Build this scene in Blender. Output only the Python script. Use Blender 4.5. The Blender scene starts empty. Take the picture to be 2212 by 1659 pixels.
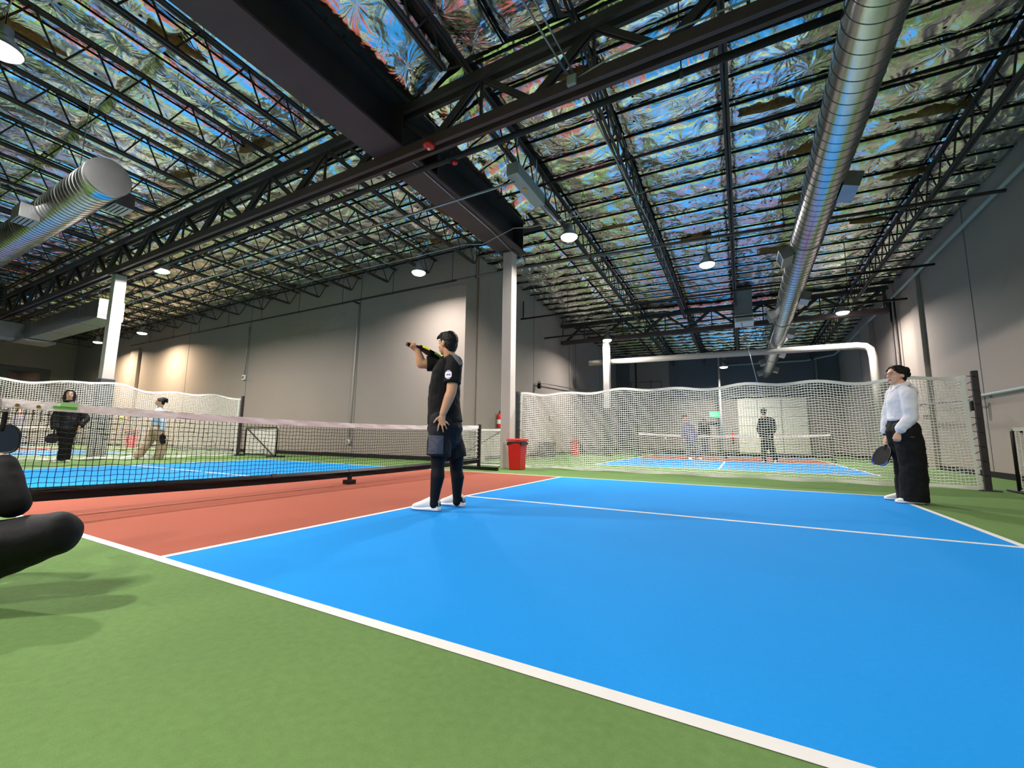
import bpy, bmesh, math, random
import numpy as np
from mathutils import Vector, Matrix, Quaternion, noise as mnoise

# ------------------------------------------------------------------ camera, world, exposure
scene = bpy.context.scene
COL = scene.collection
cam_d = bpy.data.cameras.new('camera'); cam = bpy.data.objects.new('camera', cam_d); COL.objects.link(cam)
CAM = (5.0182, -1.2062, 0.6943); YAW, PITCH, ROLL = .4962, .1263, .0127
_f = Vector((-math.sin(YAW)*math.cos(PITCH), math.cos(YAW)*math.cos(PITCH), math.sin(PITCH)))
_r = Vector((math.cos(YAW), math.sin(YAW), 0)); _u = _r.cross(_f)
_r2 = _r*math.cos(ROLL)+_u*math.sin(ROLL); _u2 = -_r*math.sin(ROLL)+_u*math.cos(ROLL)
_m = Matrix((_r2, _u2, -_f)).transposed().to_4x4(); _m.translation = CAM
cam.matrix_world = _m
cam_d.sensor_width = 36; cam_d.lens = 911.97*36/2212; cam_d.clip_start = .05; cam_d.clip_end = 200
scene.camera = cam
w = bpy.data.worlds.new('world'); scene.world = w; w.use_nodes = True
w.node_tree.nodes['Background'].inputs[0].default_value = (.35, .38, .42, 1)
w.node_tree.nodes['Background'].inputs[1].default_value = .3
vs = scene.view_settings
vs.view_transform = 'Standard'; vs.look = 'None'; vs.gamma = 1; vs.use_curve_mapping = False
vs.exposure = 0.12
LAMP_W = 330.0
scene.cycles.use_denoising = True; scene.cycles.use_adaptive_sampling = True; scene.cycles.adaptive_threshold = .06; scene.cycles.adaptive_min_samples = 12
scene.cycles.max_bounces = 5; scene.cycles.diffuse_bounces = 3; scene.cycles.glossy_bounces = 3
scene.cycles.transmission_bounces = 2; scene.cycles.transparent_max_bounces = 4
scene.cycles.caustics_reflective = True; scene.cycles.caustics_refractive = False
scene.cycles.sample_clamp_indirect = 6
R = random.Random(7)

# ------------------------------------------------------------------ helpers
def lin(c):
    return tuple(((x/255)/12.92 if x/255 <= .04045 else ((x/255+.055)/1.055)**2.4) for x in c)
def mat(name, col, rough=.6, metal=0., noise=None, bump=None, emit=0., spec=.5, rnd=0.):
    m = bpy.data.materials.new(name); m.use_nodes = True
    nt = m.node_tree; b = nt.nodes['Principled BSDF']
    c = lin(col)
    b.inputs['Base Color'].default_value = (*c, 1)
    b.inputs['Roughness'].default_value = rough; b.inputs['Metallic'].default_value = metal
    b.inputs['Specular IOR Level'].default_value = spec
    if emit:
        b.inputs['Emission Color'].default_value = (*c, 1); b.inputs['Emission Strength'].default_value = emit
    tc = None
    if noise or bump:
        tc = nt.nodes.new('ShaderNodeTexCoord')
    if noise:                                   # list of (scale, amount)
        prev = None
        for sc_, amt in noise:
            n = nt.nodes.new('ShaderNodeTexNoise'); n.inputs['Scale'].default_value = sc_; n.inputs['Detail'].default_value = 4
            nt.links.new(tc.outputs['Object'], n.inputs['Vector'])
            mr = nt.nodes.new('ShaderNodeMapRange'); mr.inputs[1].default_value = .25; mr.inputs[2].default_value = .75
            mr.inputs[3].default_value = 1-amt; mr.inputs[4].default_value = 1+amt
            nt.links.new(n.outputs['Fac'], mr.inputs[0])
            mx = nt.nodes.new('ShaderNodeMix'); mx.data_type = 'RGBA'; mx.blend_type = 'MULTIPLY'; mx.inputs[0].default_value = 1
            if prev is None: mx.inputs[6].default_value = (*c, 1)
            else: nt.links.new(prev, mx.inputs[6])
            cc = nt.nodes.new('ShaderNodeCombineColor')
            for k in range(3): nt.links.new(mr.outputs[0], cc.inputs[k])
            nt.links.new(cc.outputs[0], mx.inputs[7]); prev = mx.outputs[2]
        nt.links.new(prev, b.inputs['Base Color'])
    if bump:
        prevn = None
        for sc_, st in bump:
            n = nt.nodes.new('ShaderNodeTexNoise'); n.inputs['Scale'].default_value = sc_; n.inputs['Detail'].default_value = 3
            nt.links.new(tc.outputs['Object'], n.inputs['Vector'])
            bp = nt.nodes.new('ShaderNodeBump'); bp.inputs['Strength'].default_value = st; bp.inputs['Distance'].default_value = .02
            nt.links.new(n.outputs['Fac'], bp.inputs['Height'])
            if prevn is not None: nt.links.new(prevn, bp.inputs['Normal'])
            prevn = bp.outputs['Normal']
        nt.links.new(prevn, b.inputs['Normal'])
    return m

class MB:
    def __init__(s): s.v = []; s.f = []; s.mi = []
    def add(s, vs, fs, m=0):
        o = len(s.v); s.v += [tuple(v) for v in vs]
        for f in fs: s.f.append(tuple(i+o for i in f)); s.mi.append(m)
        return s
    def box(s, a, b, m=0):
        x0, y0, z0 = a; x1, y1, z1 = b
        return s.add([(x0,y0,z0),(x1,y0,z0),(x1,y1,z0),(x0,y1,z0),(x0,y0,z1),(x1,y0,z1),(x1,y1,z1),(x0,y1,z1)],
              [(3,2,1,0),(4,5,6,7),(0,1,5,4),(1,2,6,5),(2,3,7,6),(3,0,4,7)], m)
    def cbox(s, c, d, m=0):
        return s.box([c[i]-d[i]/2 for i in range(3)], [c[i]+d[i]/2 for i in range(3)], m)
    def bar(s, p0, p1, w, h, up=(0,0,1), m=0):
        p0, p1 = Vector(p0), Vector(p1); d = (p1-p0).normalized(); up = Vector(up)
        if abs(d.dot(up)) > .98: up = Vector((1,0,0))
        x = d.cross(up).normalized(); y = x.cross(d)
        q = [(-w/2,-h/2),(w/2,-h/2),(w/2,h/2),(-w/2,h/2)]
        vs = [p0+x*a+y*b for a,b in q]+[p1+x*a+y*b for a,b in q]
        return s.add(vs, [(3,2,1,0),(4,5,6,7),(0,1,5,4),(1,2,6,5),(2,3,7,6),(3,0,4,7)], m)
    def tube(s, pts, r, n=8, m=0, cap=True):
        pts = [Vector(p) for p in pts]; N = len(pts)
        rs = r if isinstance(r, (list, tuple)) else [r]*N
        d0 = (pts[1]-pts[0]).normalized(); ref = Vector((0,0,1)) if abs(d0.z) < .9 else Vector((1,0,0))
        vs = []; x = None
        for i, p in enumerate(pts):
            d = (pts[min(i+1,N-1)]-pts[max(i-1,0)]).normalized()
            x = d.cross(ref).normalized() if x is None else (x-d*x.dot(d)).normalized()
            y = d.cross(x)
            vs += [p+(x*math.cos(2*math.pi*k/n)+y*math.sin(2*math.pi*k/n))*rs[i] for k in range(n)]
        fs = [(i*n+k, i*n+(k+1)%n, (i+1)*n+(k+1)%n, (i+1)*n+k) for i in range(N-1) for k in range(n)]
        if cap: fs += [tuple(range(n-1,-1,-1)), tuple((N-1)*n+k for k in range(n))]
        return s.add(vs, fs, m)
    def lathe(s, prof, c=(0,0,0), n=20, m=0, axis=(0,0,1), cap=True):
        q = Vector((0,0,1)).rotation_difference(Vector(axis)); c = Vector(c)
        vs = []
        for r, z in prof:
            vs += [c+q@Vector((r*math.cos(2*math.pi*k/n), r*math.sin(2*math.pi*k/n), z)) for k in range(n)]
        N = len(prof)
        fs = [(i*n+k, i*n+(k+1)%n, (i+1)*n+(k+1)%n, (i+1)*n+k) for i in range(N-1) for k in range(n)]
        if cap: fs += [tuple(range(n-1,-1,-1)), tuple((N-1)*n+k for k in range(n))]
        return s.add(vs, fs, m)
    def grid(s, nu, nv, fn, m=0):
        vs = [fn(i/nu, j/nv) for j in range(nv+1) for i in range(nu+1)]
        fs = [(j*(nu+1)+i, j*(nu+1)+i+1, (j+1)*(nu+1)+i+1, (j+1)*(nu+1)+i) for j in range(nv) for i in range(nu)]
        return s.add(vs, fs, m)
    def mesh(s, name, mats, smooth=False):
        me = bpy.data.meshes.new(name); me.from_pydata(s.v, [], s.f)
        for m in (mats if isinstance(mats, (list, tuple)) else [mats]): me.materials.append(m)
        if any(s.mi): me.polygons.foreach_set('material_index', s.mi)
        if smooth: me.polygons.foreach_set('use_smooth', [True]*len(me.polygons))
        me.update(); return me
    def build(s, name, mats, parent=None, smooth=False, bevel=0, **props):
        return obj(name, s.mesh(name, mats, smooth), parent, bevel, **props)
def obj(name, me, parent=None, bevel=0, **props):
    o = bpy.data.objects.new(name, me); COL.objects.link(o)
    if parent is not None:
        o.parent = parent
        if parent.type == 'EMPTY': o.location = -Vector(parent.location)
    if bevel:
        b = o.modifiers.new('bevel', 'BEVEL'); b.width = bevel; b.segments = 2; b.limit_method = 'ANGLE'
    for k, v in props.items(): o[k] = v
    return o
def tag(o, label, cat, group=None):
    o['label'] = label; o['category'] = cat
    if group: o['group'] = group
    return o
def thing(name, label, cat, loc=(0,0,0), group=None):
    o = bpy.data.objects.new(name, None); COL.objects.link(o); o.location = loc; o.empty_display_size = .2
    return tag(o, label, cat, group)
def dup(root, loc, label, group=None):
    r = root.copy(); COL.objects.link(r); r.location = loc; r['label'] = label
    if group: r['group'] = group
    for ch in list(root.children):
        c = ch.copy(); COL.objects.link(c); c.parent = r
        for g in ch.children:
            d = g.copy(); COL.objects.link(d); d.parent = c
    return r
ORD = ['first','second','third','fourth','fifth','sixth','seventh','eighth','ninth','tenth','eleventh','twelfth','thirteenth','fourteenth','fifteenth','sixteenth','seventeenth','eighteenth','nineteenth','twentieth']

# ------------------------------------------------------------------ materials
M = {}
M['green'] = mat('green_floor', (94,122,70), .85, noise=[(.7,.10),(35,.10),(240,.12)], bump=[(300,.12)], spec=.12)
M['blue'] = mat('blue_court', (24,134,211), .8, noise=[(.6,.05),(60,.03)], bump=[(300,.08)], spec=.10)
M['red'] = mat('red_kitchen', (150,82,66), .85, noise=[(.8,.06),(60,.05)], bump=[(300,.1)], spec=.12)
M['line'] = mat('white_line', (210,207,205), .75, noise=[(3,.03)])
M['wall'] = mat('grey_wall_paint', (146,135,127), .8, noise=[(.5,.04),(40,.03)], bump=[(120,.05)], spec=.25)
M['wall_dark'] = mat('dark_grey_wall', (96,98,100), .8, noise=[(.5,.05)], spec=.2)
M['pale'] = mat('pale_panel', (222,216,196), .7, noise=[(1,.04)])
M['black'] = mat('black_metal', (20,20,22), .4, metal=.3)
M['blackm'] = mat('black_matte', (14,14,16), .8, spec=.3)
M['steel'] = mat('dark_primer_steel', (56,50,52), .55, noise=[(3,.15)], spec=.35)
M['maroon'] = mat('maroon_primer_steel', (78,62,64), .55, noise=[(2,.12)], spec=.3)
M['column'] = mat('column_paint', (188,180,174), .6, noise=[(2,.03)])
M['pad'] = mat('charcoal_padding', (52,54,58), .7, noise=[(5,.08)])
M['galv'] = mat('galvanised_steel', (190,192,194), .24, metal=1, noise=[(3,.08)], bump=[(40,.03)])
M['galvd'] = mat('galvanised_dull', (150,152,154), .38, metal=.9, noise=[(4,.1)])
M['seam'] = mat('duct_seam', (96,98,100), .5, metal=.6)
M['conduit'] = mat('zinc_conduit', (168,172,174), .35, metal=.8)
M['pvc'] = mat('white_pipe', (182,178,170), .6)
M['pipe_d'] = mat('dark_sprinkler_pipe', (40,38,40), .5, metal=.2)
M['pipe_g'] = mat('grey_painted_pipe', (150,160,158), .5)
M['pipe_m'] = mat('weathered_pipe', (104,100,100), .45, metal=.5)
M['fibre'] = mat('brown_fibreglass', (128,94,52), .95, noise=[(20,.3)], bump=[(60,.6)])
M['deck'] = mat('dark_roof_deck', (48,44,46), .7)
M['white'] = mat('white_plastic', (225,225,222), .5)
M['netw'] = mat('white_net_cord', (250,248,243), .8, spec=.2)
M['netb'] = mat('black_net_cord', (22,20,20), .8, spec=.2)
M['tape'] = mat('white_vinyl_tape', (236,226,228), .5, bump=[(14,.5)])
M['red_p'] = mat('red_plastic', (206,24,16), .4)
M['brass'] = mat('brass', (200,160,80), .3, metal=1)
M['clipg'] = mat('light_green_plastic', (150,205,130), .5)
M['clipd'] = mat('green_plastic', (92,168,60), .5)
M['glass'] = mat('lamp_lens', (255,250,240), .3, emit=18)
M['glassw'] = mat('lamp_lens_warm', (255,232,196), .3, emit=16)
M['exit'] = mat('exit_sign_green', (60,230,120), .4, emit=2.0)
M['darkglass'] = mat('dark_glass', (14,16,18), .12)
M['bag'] = mat('bin_liner', (24,24,24), .4, bump=[(30,.4)])
M['ball'] = mat('yellow_ball', (214,240,60), .5)
M['orange'] = mat('rust_orange', (200,96,50), .8)
def foil():
    """aluminium facing: star folds drawn in around each stick pin, fine crinkle on top"""
    m = bpy.data.materials.new('foil_facing'); m.use_nodes = True; nt = m.node_tree; b = nt.nodes['Principled BSDF']
    b.inputs['Base Color'].default_value = (.92,.92,.91,1); b.inputs['Metallic'].default_value = 1; b.inputs['Roughness'].default_value = .22
    N = lambda t_: nt.nodes.new(t_); K = nt.links.new
    def mth(op, x, y=None, z=None):
        n = N('ShaderNodeMath'); n.operation = op
        for i_, v_ in enumerate((x, y, z)):
            if v_ is None: continue
            if isinstance(v_, (int, float)): n.inputs[i_].default_value = v_
            else: K(v_, n.inputs[i_])
        return n.outputs[0]
    geo = N('ShaderNodeNewGeometry'); mp = N('ShaderNodeMapping'); K(geo.outputs['Position'], mp.inputs['Vector']); mp.inputs['Scale'].default_value = (1.25,1.6,1)
    v = N('ShaderNodeTexVoronoi'); v.voronoi_dimensions = '2D'; v.inputs['Scale'].default_value = 1.0; v.inputs['Randomness'].default_value = .75; K(mp.outputs[0], v.inputs['Vector'])
    sub = N('ShaderNodeVectorMath'); sub.operation = 'SUBTRACT'; K(mp.outputs[0], sub.inputs[0]); K(v.outputs['Position'], sub.inputs[1])
    sx = N('ShaderNodeSeparateXYZ'); K(sub.outputs[0], sx.inputs[0])
    ang = mth('ARCTAN2', sx.outputs[1], sx.outputs[0])
    nz = N('ShaderNodeTexNoise'); nz.inputs['Scale'].default_value = 1.7; nz.inputs['Detail'].default_value = 2; K(geo.outputs['Position'], nz.inputs['Vector'])
    ph = mth('MULTIPLY', nz.outputs['Fac'], 11.0)
    st = mth('SINE', mth('MULTIPLY_ADD', ang, 9.0, ph)); st2 = mth('SINE', mth('MULTIPLY_ADD', ang, 21.0, mth('MULTIPLY', nz.outputs['Fac'], 30.0)))
    fo = mth('ADD', st, mth('MULTIPLY', st2, .45))
    dd = v.outputs['Distance']; env = mth('MULTIPLY', mth('MINIMUM', mth('MULTIPLY', dd, 5.0), 1.0), mth('MAXIMUM', mth('SUBTRACT', 1.0, mth('MULTIPLY', dd, 1.15)), 0.0))
    star = mth('MULTIPLY', fo, env)
    n0 = N('ShaderNodeTexNoise'); n0.inputs['Scale'].default_value = 2.1; n0.inputs['Detail'].default_value = 3; n0.inputs['Distortion'].default_value = .8; K(geo.outputs['Position'], n0.inputs['Vector'])
    n1 = N('ShaderNodeTexNoise'); n1.inputs['Scale'].default_value = 15; n1.inputs['Detail'].default_value = 3; n1.inputs['Distortion'].default_value = 1.5; K(geo.outputs['Position'], n1.inputs['Vector'])
    prev = None
    for h, s_, d_ in ((n0.outputs['Fac'],.5,.14),(star,.5,.011),(n1.outputs['Fac'],.22,.016)):
        bp = N('ShaderNodeBump'); bp.inputs['Strength'].default_value = s_; bp.inputs['Distance'].default_value = d_; K(h, bp.inputs['Height'])
        if prev is not None: K(prev, bp.inputs['Normal'])
        prev = bp.outputs[0]
    K(prev, b.inputs['Normal'])
    return m
M['foil'] = foil()

# ------------------------------------------------------------------ room shell
XL, XR, YB, YF, XC, Y0 = -31.0, 9.6, 8.6, 25.5, -1.85, -10.0
def zr(y, x=-9.): return 6.3-.028*(y-7.4)-.022*max(0., x+1.85)                       # roof falls gently towards the far wall
ZT = 6.75
fl = MB().box((XL-.2,Y0-.2,-.15),(XR+.2,YF+.2,0)).build('floor', M['green'], kind='structure')
def wall(name, a, b, m='wall'):
    return MB().box(a, b).build(name, M[m], kind='structure')
wb = wall('wall_back', (XL,YB,0),(XC,YB+.25,ZT))
wi = wall('wall_inner', (XC-.25,YB+.25,0),(XC,YF,ZT))
wf = wall('wall_far', (XC-.25,YF,0),(XR+.25,YF+.25,ZT))
wr = wall('wall_right', (XR,Y0,0),(XR+.25,YF,ZT))
wl = wall('wall_left', (XL-.25,Y0,0),(XL,YB+.25,ZT))
wn = wall('wall_near', (XL-.25,Y0-.25,0),(XR+.25,Y0,ZT))
# black rubber skirting
for nm, a, b in (('baseboard_back',(XL,YB-.02,0),(XC+.02,YB,.12)),('baseboard_inner',(XC,YB,0),(XC+.02,YF,.12)),
                 ('baseboard_far',(XC,YF-.02,0),(XR,YF,.12)),('baseboard_right',(XR-.02,Y0,0),(XR,YF,.12)),('baseboard_left',(XL,Y0,0),(XL+.02,YB,.12))):
    MB().box(a, b).build(nm, M['blackm'], kind='structure')
# wall joints, pilasters
def pil(wallo, a, b, m='wall', name='pilaster'): return MB().box(a, b).build(name, M[m], wallo, bevel=.01)
pil(wb, (-23.1,YB-.12,0),(-22.2,YB,5.0))
pil(wi, (XC,9.2,0),(XC+.06,9.75,6.2)); 
pil(wr, (9.45,18.9,0),(9.6,20.2,5.2)); pil(wr, (9.5,14.1,0),(9.6,14.6,5.6))
for x in (-6.2,-12.55,-17.4): MB().box((x-.012,YB-.006,0),(x+.012,YB,6.2)).build('wall_joint', M['wall_dark'], wb)
for y in (13.2,17.6,21.8): MB().box((XC,y-.012,0),(XC+.006,y+.012,6.1)).build('wall_joint', M['wall_dark'], wi)
for y in (11.4,16.3,21.2): MB().box((XR-.006,y-.012,0),(XR,y+.012,6.1)).build('wall_joint', M['wall_dark'], wr)
# far wall: dark upper band, pale panel wall, roll door
MB().box((1.35,YF-.03,3.0),(XR,YF,ZT)).build('upper_panel', M['wall_dark'], wf)
MB().box((XC,YF-.03,0),(-1.0,YF,ZT)).build('upper_panel', M['wall_dark'], wf)
MB().box((4.9,YF-.05,0),(8.15,YF,3.0)).build('door_surround', M['pale'], wf)
dr = thing('door_2', 'pale sectional roll-up door in the far wall', 'door', (6.4,YF-.1,0)); dr['kind'] = 'structure'; del dr['category']
for i in range(6):
    for (xa, xb) in ((4.95,5.85),(5.9,6.95),(7.0,8.1)):
        MB().box((xa,YF-.11,.03+i*.49),(xb,YF-.06,.03+i*.49+.475)).build('door_panel', M['pale'], dr, bevel=.012)
# painted courts, each field and line its own thin layer of paint
def rect(nm, m, x0, x1, y0, y1, z): return MB().box((x0,y0,-.004),(x1,y1,z)).build(nm, M[m], fl)
LW = .05
def court(ox, oy, along, L=6.706, W=6.096, K=2.134):
    def tr(a0, a1, b0, b1): return (ox+a0,ox+a1,oy+b0,oy+b1) if along == 'x' else (ox+b0,ox+b1,oy+a0,oy+a1)
    for s in (-1,1):
        e = sorted((s*K, s*L)); rect('court_field','blue',*tr(e[0],e[1],0,W),.0012)
    rect('kitchen_field','red',*tr(-K,K,0,W),.0012)
    rect('sideline','line',*tr(-L,L,0,LW),.0024); rect('sideline','line',*tr(-L,L,W-LW,W),.0024)
    for s in (-1,1):
        e = sorted((s*L, s*(L-LW))); rect('baseline','line',*tr(e[0],e[1],0,W),.0026)
        e = sorted((s*K, s*(K-LW))); rect('kitchen_line','line',*tr(e[0],e[1],0,W),.0028)
        e = sorted((s*K, s*L)); rect('centre_line','line',*tr(e[0],e[1],W/2-LW/2,W/2+LW/2),.0030)
court(0,0,'x')
court(1.45,16.9,'y')
court(-20.0,-.6,'x')

# ------------------------------------------------------------------ roof: deck, foil batts, joists, girders
N_DECK = 90
dk = MB()
def deck(x0, x1, y0, y1):                                 # corrugated sheet, ribs along x
    n = int((y1-y0)/.15); pts = []
    for k in range(n+1):
        y = y0+(y1-y0)*k/n; z = .06+(.05 if k % 2 else 0)
        pts += [(y-.03 if k % 2 else y, z), (y+.045, z)]
    vs = [(x0,y,zr(y,x0)+z) for y,z in pts]+[(x1,y,zr(y,x1)+z) for y,z in pts]; n = len(pts)
    dk.add(vs, [(i,i+1,n+i+1,n+i) for i in range(n-1)])
deck(XL,XC,Y0,YB+.1); deck(XC,XR,Y0,YF)
ce = dk.build('ceiling', M['deck'], kind='structure')
def batt_mesh(seed, lx, ly, nu, nv):                      # pillowed foil-faced batt hanging between supports, unit box lx x ly
    r = random.Random(seed); mb = MB()
    pins = [((.18+.64*(i+r.uniform(-.2,.2))/2), .5+r.uniform(-.18,.18)) for i in range(3)] if lx >= ly else [(.5+r.uniform(-.18,.18), .18+.64*(i+r.uniform(-.2,.2))/2) for i in range(3)]
    sag = r.uniform(.03,.06); off = Vector((r.uniform(0,99),r.uniform(0,99),0))
    def fn(u, v):
        x, y = (u-.5)*lx, (v-.5)*ly
        e = min(1, min(u,1-u)*lx/.10)*.5+.5; ev = min(1, min(v,1-v)*ly/.10)
        prof = (1-(1-min(1,min(u,1-u)*lx/.14))**2)*(1-(1-min(1,min(v,1-v)*ly/.14))**2)
        z = .055-.085*prof-sag*math.sin(math.pi*u)*math.sin(math.pi*v)*.6
        for pu, pv in pins:                               # stick pins draw the facing up into a dimple with radiating folds
            dx, dy = (u-pu)*lx, (v-pv)*ly; d = math.hypot(dx,dy)
            z += .045*math.exp(-(d/.16)**2)+.010*math.sin(math.atan2(dy,dx)*9+seed)*math.exp(-((d-.17)/.15)**2)
        q = Vector((x*2.3,y*2.3,0))+off
        z += .022*mnoise.noise(q)+.014*mnoise.noise(q*3.1)
        jx = .018*mnoise.noise(Vector((y*4,seed*3.7,0)))*(1 if u in (0,1) else 0)
        return (x+jx, y+.02*mnoise.noise(Vector((x*3,seed*1.3,v*9)))*(1 if v in (0,1) else 0), z)
    mb.grid(nu, nv, fn)
    for pu, pv in pins:
        x, y = (pu-.5)*lx, (pv-.5)*ly; z = fn(pu,pv)[2]-.004
        mb.add([(x+.022*math.cos(a),y+.022*math.sin(a),z) for a in [k*math.pi/3 for k in range(6)]], [(5,4,3,2,1,0)], 1)
    return mb.mesh('foil_batt', [M['foil'],M['blackm']], True)
VX = [batt_mesh(i, 1.66, .60, 24, 10) for i in range(9)]      # strips running across the joists
VY = [batt_mesh(20+i, .82, 2.1, 12, 28) for i in range(7)]    # strips running with the joists
stuff = MB()
def batt(vars_, x, y, sx=1., sy=1., as_stuff=False, tilt=0., drop=0.):
    me = R.choice(vars_)
    fl_ = R.choice((1,-1))
    if as_stuff:
        o = len(stuff.v); z = zr(y,x)-.05
        stuff.v += [(x+v.co.x*sx*fl_, y+v.co.y*sy, z-(v.co.y*.028)-(v.co.x*sx*fl_*.022 if x > -1.8 else 0)+v.co.z) for v in me.vertices]
        for p in me.polygons: stuff.f.append(tuple(i+o for i in p.vertices)); stuff.mi.append(p.material_index)
        return
    ob = obj('foil_batt', me, ce); ob.location = (x+R.uniform(-.015,.015), y+R.uniform(-.015,.015), zr(y,x)-.05-drop+R.uniform(-.02,.015))
    ob.scale = (sx*fl_, sy*R.choice((1,-1)), 1); ob.rotation_euler = (-.028+R.uniform(-.02,.02), (.022 if x > -1.8 else 0)+tilt+R.uniform(-.015,.015), R.uniform(-.012,.012))
JX_R = [1.7,3.37,5.05,6.72,8.4]; JX_L = [-1.35-1.65*k for k in range(17)]
edges = [.62]+JX_R+[9.6]
y = 3.5
while y+.6 < 16.0:
    for a, b in zip(edges[:-1], edges[1:]): batt(VX, (a+b)/2, y+.3, (b-a-.05)/1.66, .97, False, -.36 if a < 1 and y < 7 else 0., .20 if a < 1 and y < 7 else 0.)
    y += .615
y = 16.2
while y+.6 < YF:
    for a, b in zip(edges[:-1], edges[1:]): batt(VX, (a+b)/2, y+.3, (b-a-.05)/1.66, .97, True)
    y += .615
x = .66
while x < 9.5:
    for yy in (2.36,.21): batt(VY, x+.41, yy, .97, 1.035, False, -.55 if x < 1 else 0., .22 if x < 1 else 0.)
    x += .835
    if x > 9.4: break
x = .66
while x < 9.4:
    for yy in (-2.1,-4.25,-6.4,-8.6): batt(VY, x+.41, yy, .97, .98, True)
    x += .835
x = -.02
while x > XL+.8:
    far_ = x < -14.5
    for yy in (2.36,.21,-2.1): batt(VY, x-.41, yy, .97, 1.035, far_ or yy < -2)
    x -= .835
le = [0.]+JX_L
for a, b in zip(le[:-1], le[1:]):
    y = 3.5
    while y+.6 < YB+.1:
        batt(VX, (a+b)/2, y+.3, (a-b-.04)/1.66, .97, b < -14.5); y += .615
y = 7.6
while y+.6 < 8.7: batt(VX, -.05+.3, y+.3, .36, .97); y += .615
y = 8.7
while y+.6 < YF:
    batt(VX, -.62, y+.3, 1.46, .97, y > 16.5); y += .615
stuff.build('foil_batt', [M['foil'],M['blackm']], ce, True, kind='stuff')
# black lath straps along the seams
def strap(p0, p1):
    w_ = .026 if abs(p1[1]-p0[1]) < .1 else .018
    MB().bar((p0[0],p0[1],zr(p0[1],p0[0])-.09),(p1[0],p1[1],zr(p1[1],p1[0])-.09),w_,w_*1.4).build('seam_strap', M['blackm'], ce)
k_ = 0
while 3.5+k_*.615 < YF-.3:
    y = 3.485+k_*.615
    strap((1.68 if y < 7.6 else (-1.8 if y > 8.7 else .1),y),(9.5,y))
    if y < 8.6: strap((XL+.1,y),(-.02,y))
    k_ += 1
x = .66
while x < 9.5: strap((x-.01,Y0+.1),(x-.01,3.38)); x += .835
x = -.02
while x > XL+.8: strap((x+.01,Y0+.1),(x+.01,3.38)); x -= .835
# torn places where the brown fibreglass shows
def flap(x, y, s, a):
    n = 14; vs = [(0,0,-.05)]
    for k in range(n):
        t = 2*math.pi*k/n; rr = s*(1+.35*math.sin(3*t+a)+R.uniform(-.15,.15)); vs.append((rr*1.5*math.cos(t), rr*.26*math.sin(t), R.uniform(-.02,.03)))
    vs += [(v[0]*.9,v[1]*.9,.1) for v in vs[1:]]
    fs = [(0,1+(k+1)%n,1+k) for k in range(n)]+[(1+k,1+(k+1)%n,1+n+(k+1)%n,1+n+k) for k in range(n)]
    o = MB().add(vs, fs).build('torn_fibreglass', M['fibre'], ce, True); o.location = (x,y,zr(y,x)-.13); o.rotation_euler = (0,0,a)
for x_, y_, s, a in ((3.1,4.3,.3,.2),(2.5,8.9,.28,.1),(4.2,10.3,.3,-.1),(6.5,9.3,.36,.1),(6.4,7.6,.3,0),(8.0,7.4,.4,.15),(1.4,5.0,.25,1.0),(1.5,6.6,.22,1.2),(-1.2,6.5,.3,1.4),
                    (-2.2,7.9,.3,.8),(-4.0,8.2,.25,.2),(-6.5,8.2,.25,.4),(2.1,1.9,.25,1.3),(1.1,2.9,.25,.5),(-2.0,1.2,.3,1.4),(-3.8,.2,.3,1.5),(-5.6,2.9,.3,.3),(-3.2,3.1,.3,.2),(5.6,6.2,.3,.05),(6.2,11.9,.35,0),(7.9,11.0,.3,.1),(8.1,9.2,.35,.05)):
    flap(x_,y_,s*.75,a)

def joist(x, y0, y1, depth=.52, cut0=.55, cut1=.55, label='', group='open-web roof joists'):
    n = max(2, int(round((y1-y0)/.62))); z1 = lambda y: zr(y,x)-.2; z0 = lambda y: zr(y,x)-.2-depth
    t = thing('roof_joist', label, 'joist', (x,(y0+y1)/2,z0((y0+y1)/2)), group)
    tb = MB()
    for s in (-1,1): tb.bar((x+s*.026,y0,z1(y0)),(x+s*.026,y1,z1(y1)),.034,.034)
    tb.build('top_chord', M['steel'], t)
    bb = MB()
    for s in (-1,1): bb.bar((x+s*.03,y0+cut0,z0(y0+cut0)),(x+s*.03,y1-cut1,z0(y1-cut1)),.036,.042)
    bb.build('bottom_chord', M['steel'], t)
    pts = [(x,y0+.08,z1(y0)-.01)]; m_ = int((y1-y0-cut0-cut1)/.6); step = (y1-y0-cut0-cut1)/m_
    for k in range(m_+1):
        y = y0+cut0+k*step
        pts += [(x,y-.04,z0(y)+.03),(x,y,z0(y)),(x,y+.04,z0(y)+.03)]
        if k < m_: pts += [(x,y+step/2-.02,z1(y)-.02),(x,y+step/2+.02,z1(y)-.02)]
    pts.append((x,y1-.08,z1(y1)-.01))
    MB().tube(pts, .014, 6).build('web_rod', M['steel'], t)
    return t
nmr = {1.7:'nearest the deep plate beam',3.37:'second from the deep plate beam',5.05:'beside the grey unit heater',6.72:'hidden above the round duct',8.4:'nearest the grey side wall'}
for x in JX_R:
    joist(x, 3.4, 16.0, label='dark open-web steel joist over the net divider, '+nmr[x])
    joist(x, 16.0, YF, label='dark open-web steel joist over the far court, '+nmr[x].replace('beside the grey unit heater','in line with the unit heater'))
    joist(x, Y0, 3.4, label='dark open-web steel joist over the near court, '+nmr[x].replace('beside the grey unit heater','third from the plate beam'))
for i, x in enumerate(JX_L):
    w_ = ORD[i] if i < 20 else 'last'
    joist(x, 3.4, YB, cut1=.35, label='dark open-web steel joist meeting the grey back wall, %s from the plate beam' % w_)
    if i < 12: joist(x, Y0, 3.4, label='dark open-web steel joist above the round stub duct bay, %s from the plate beam' % w_)

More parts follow.
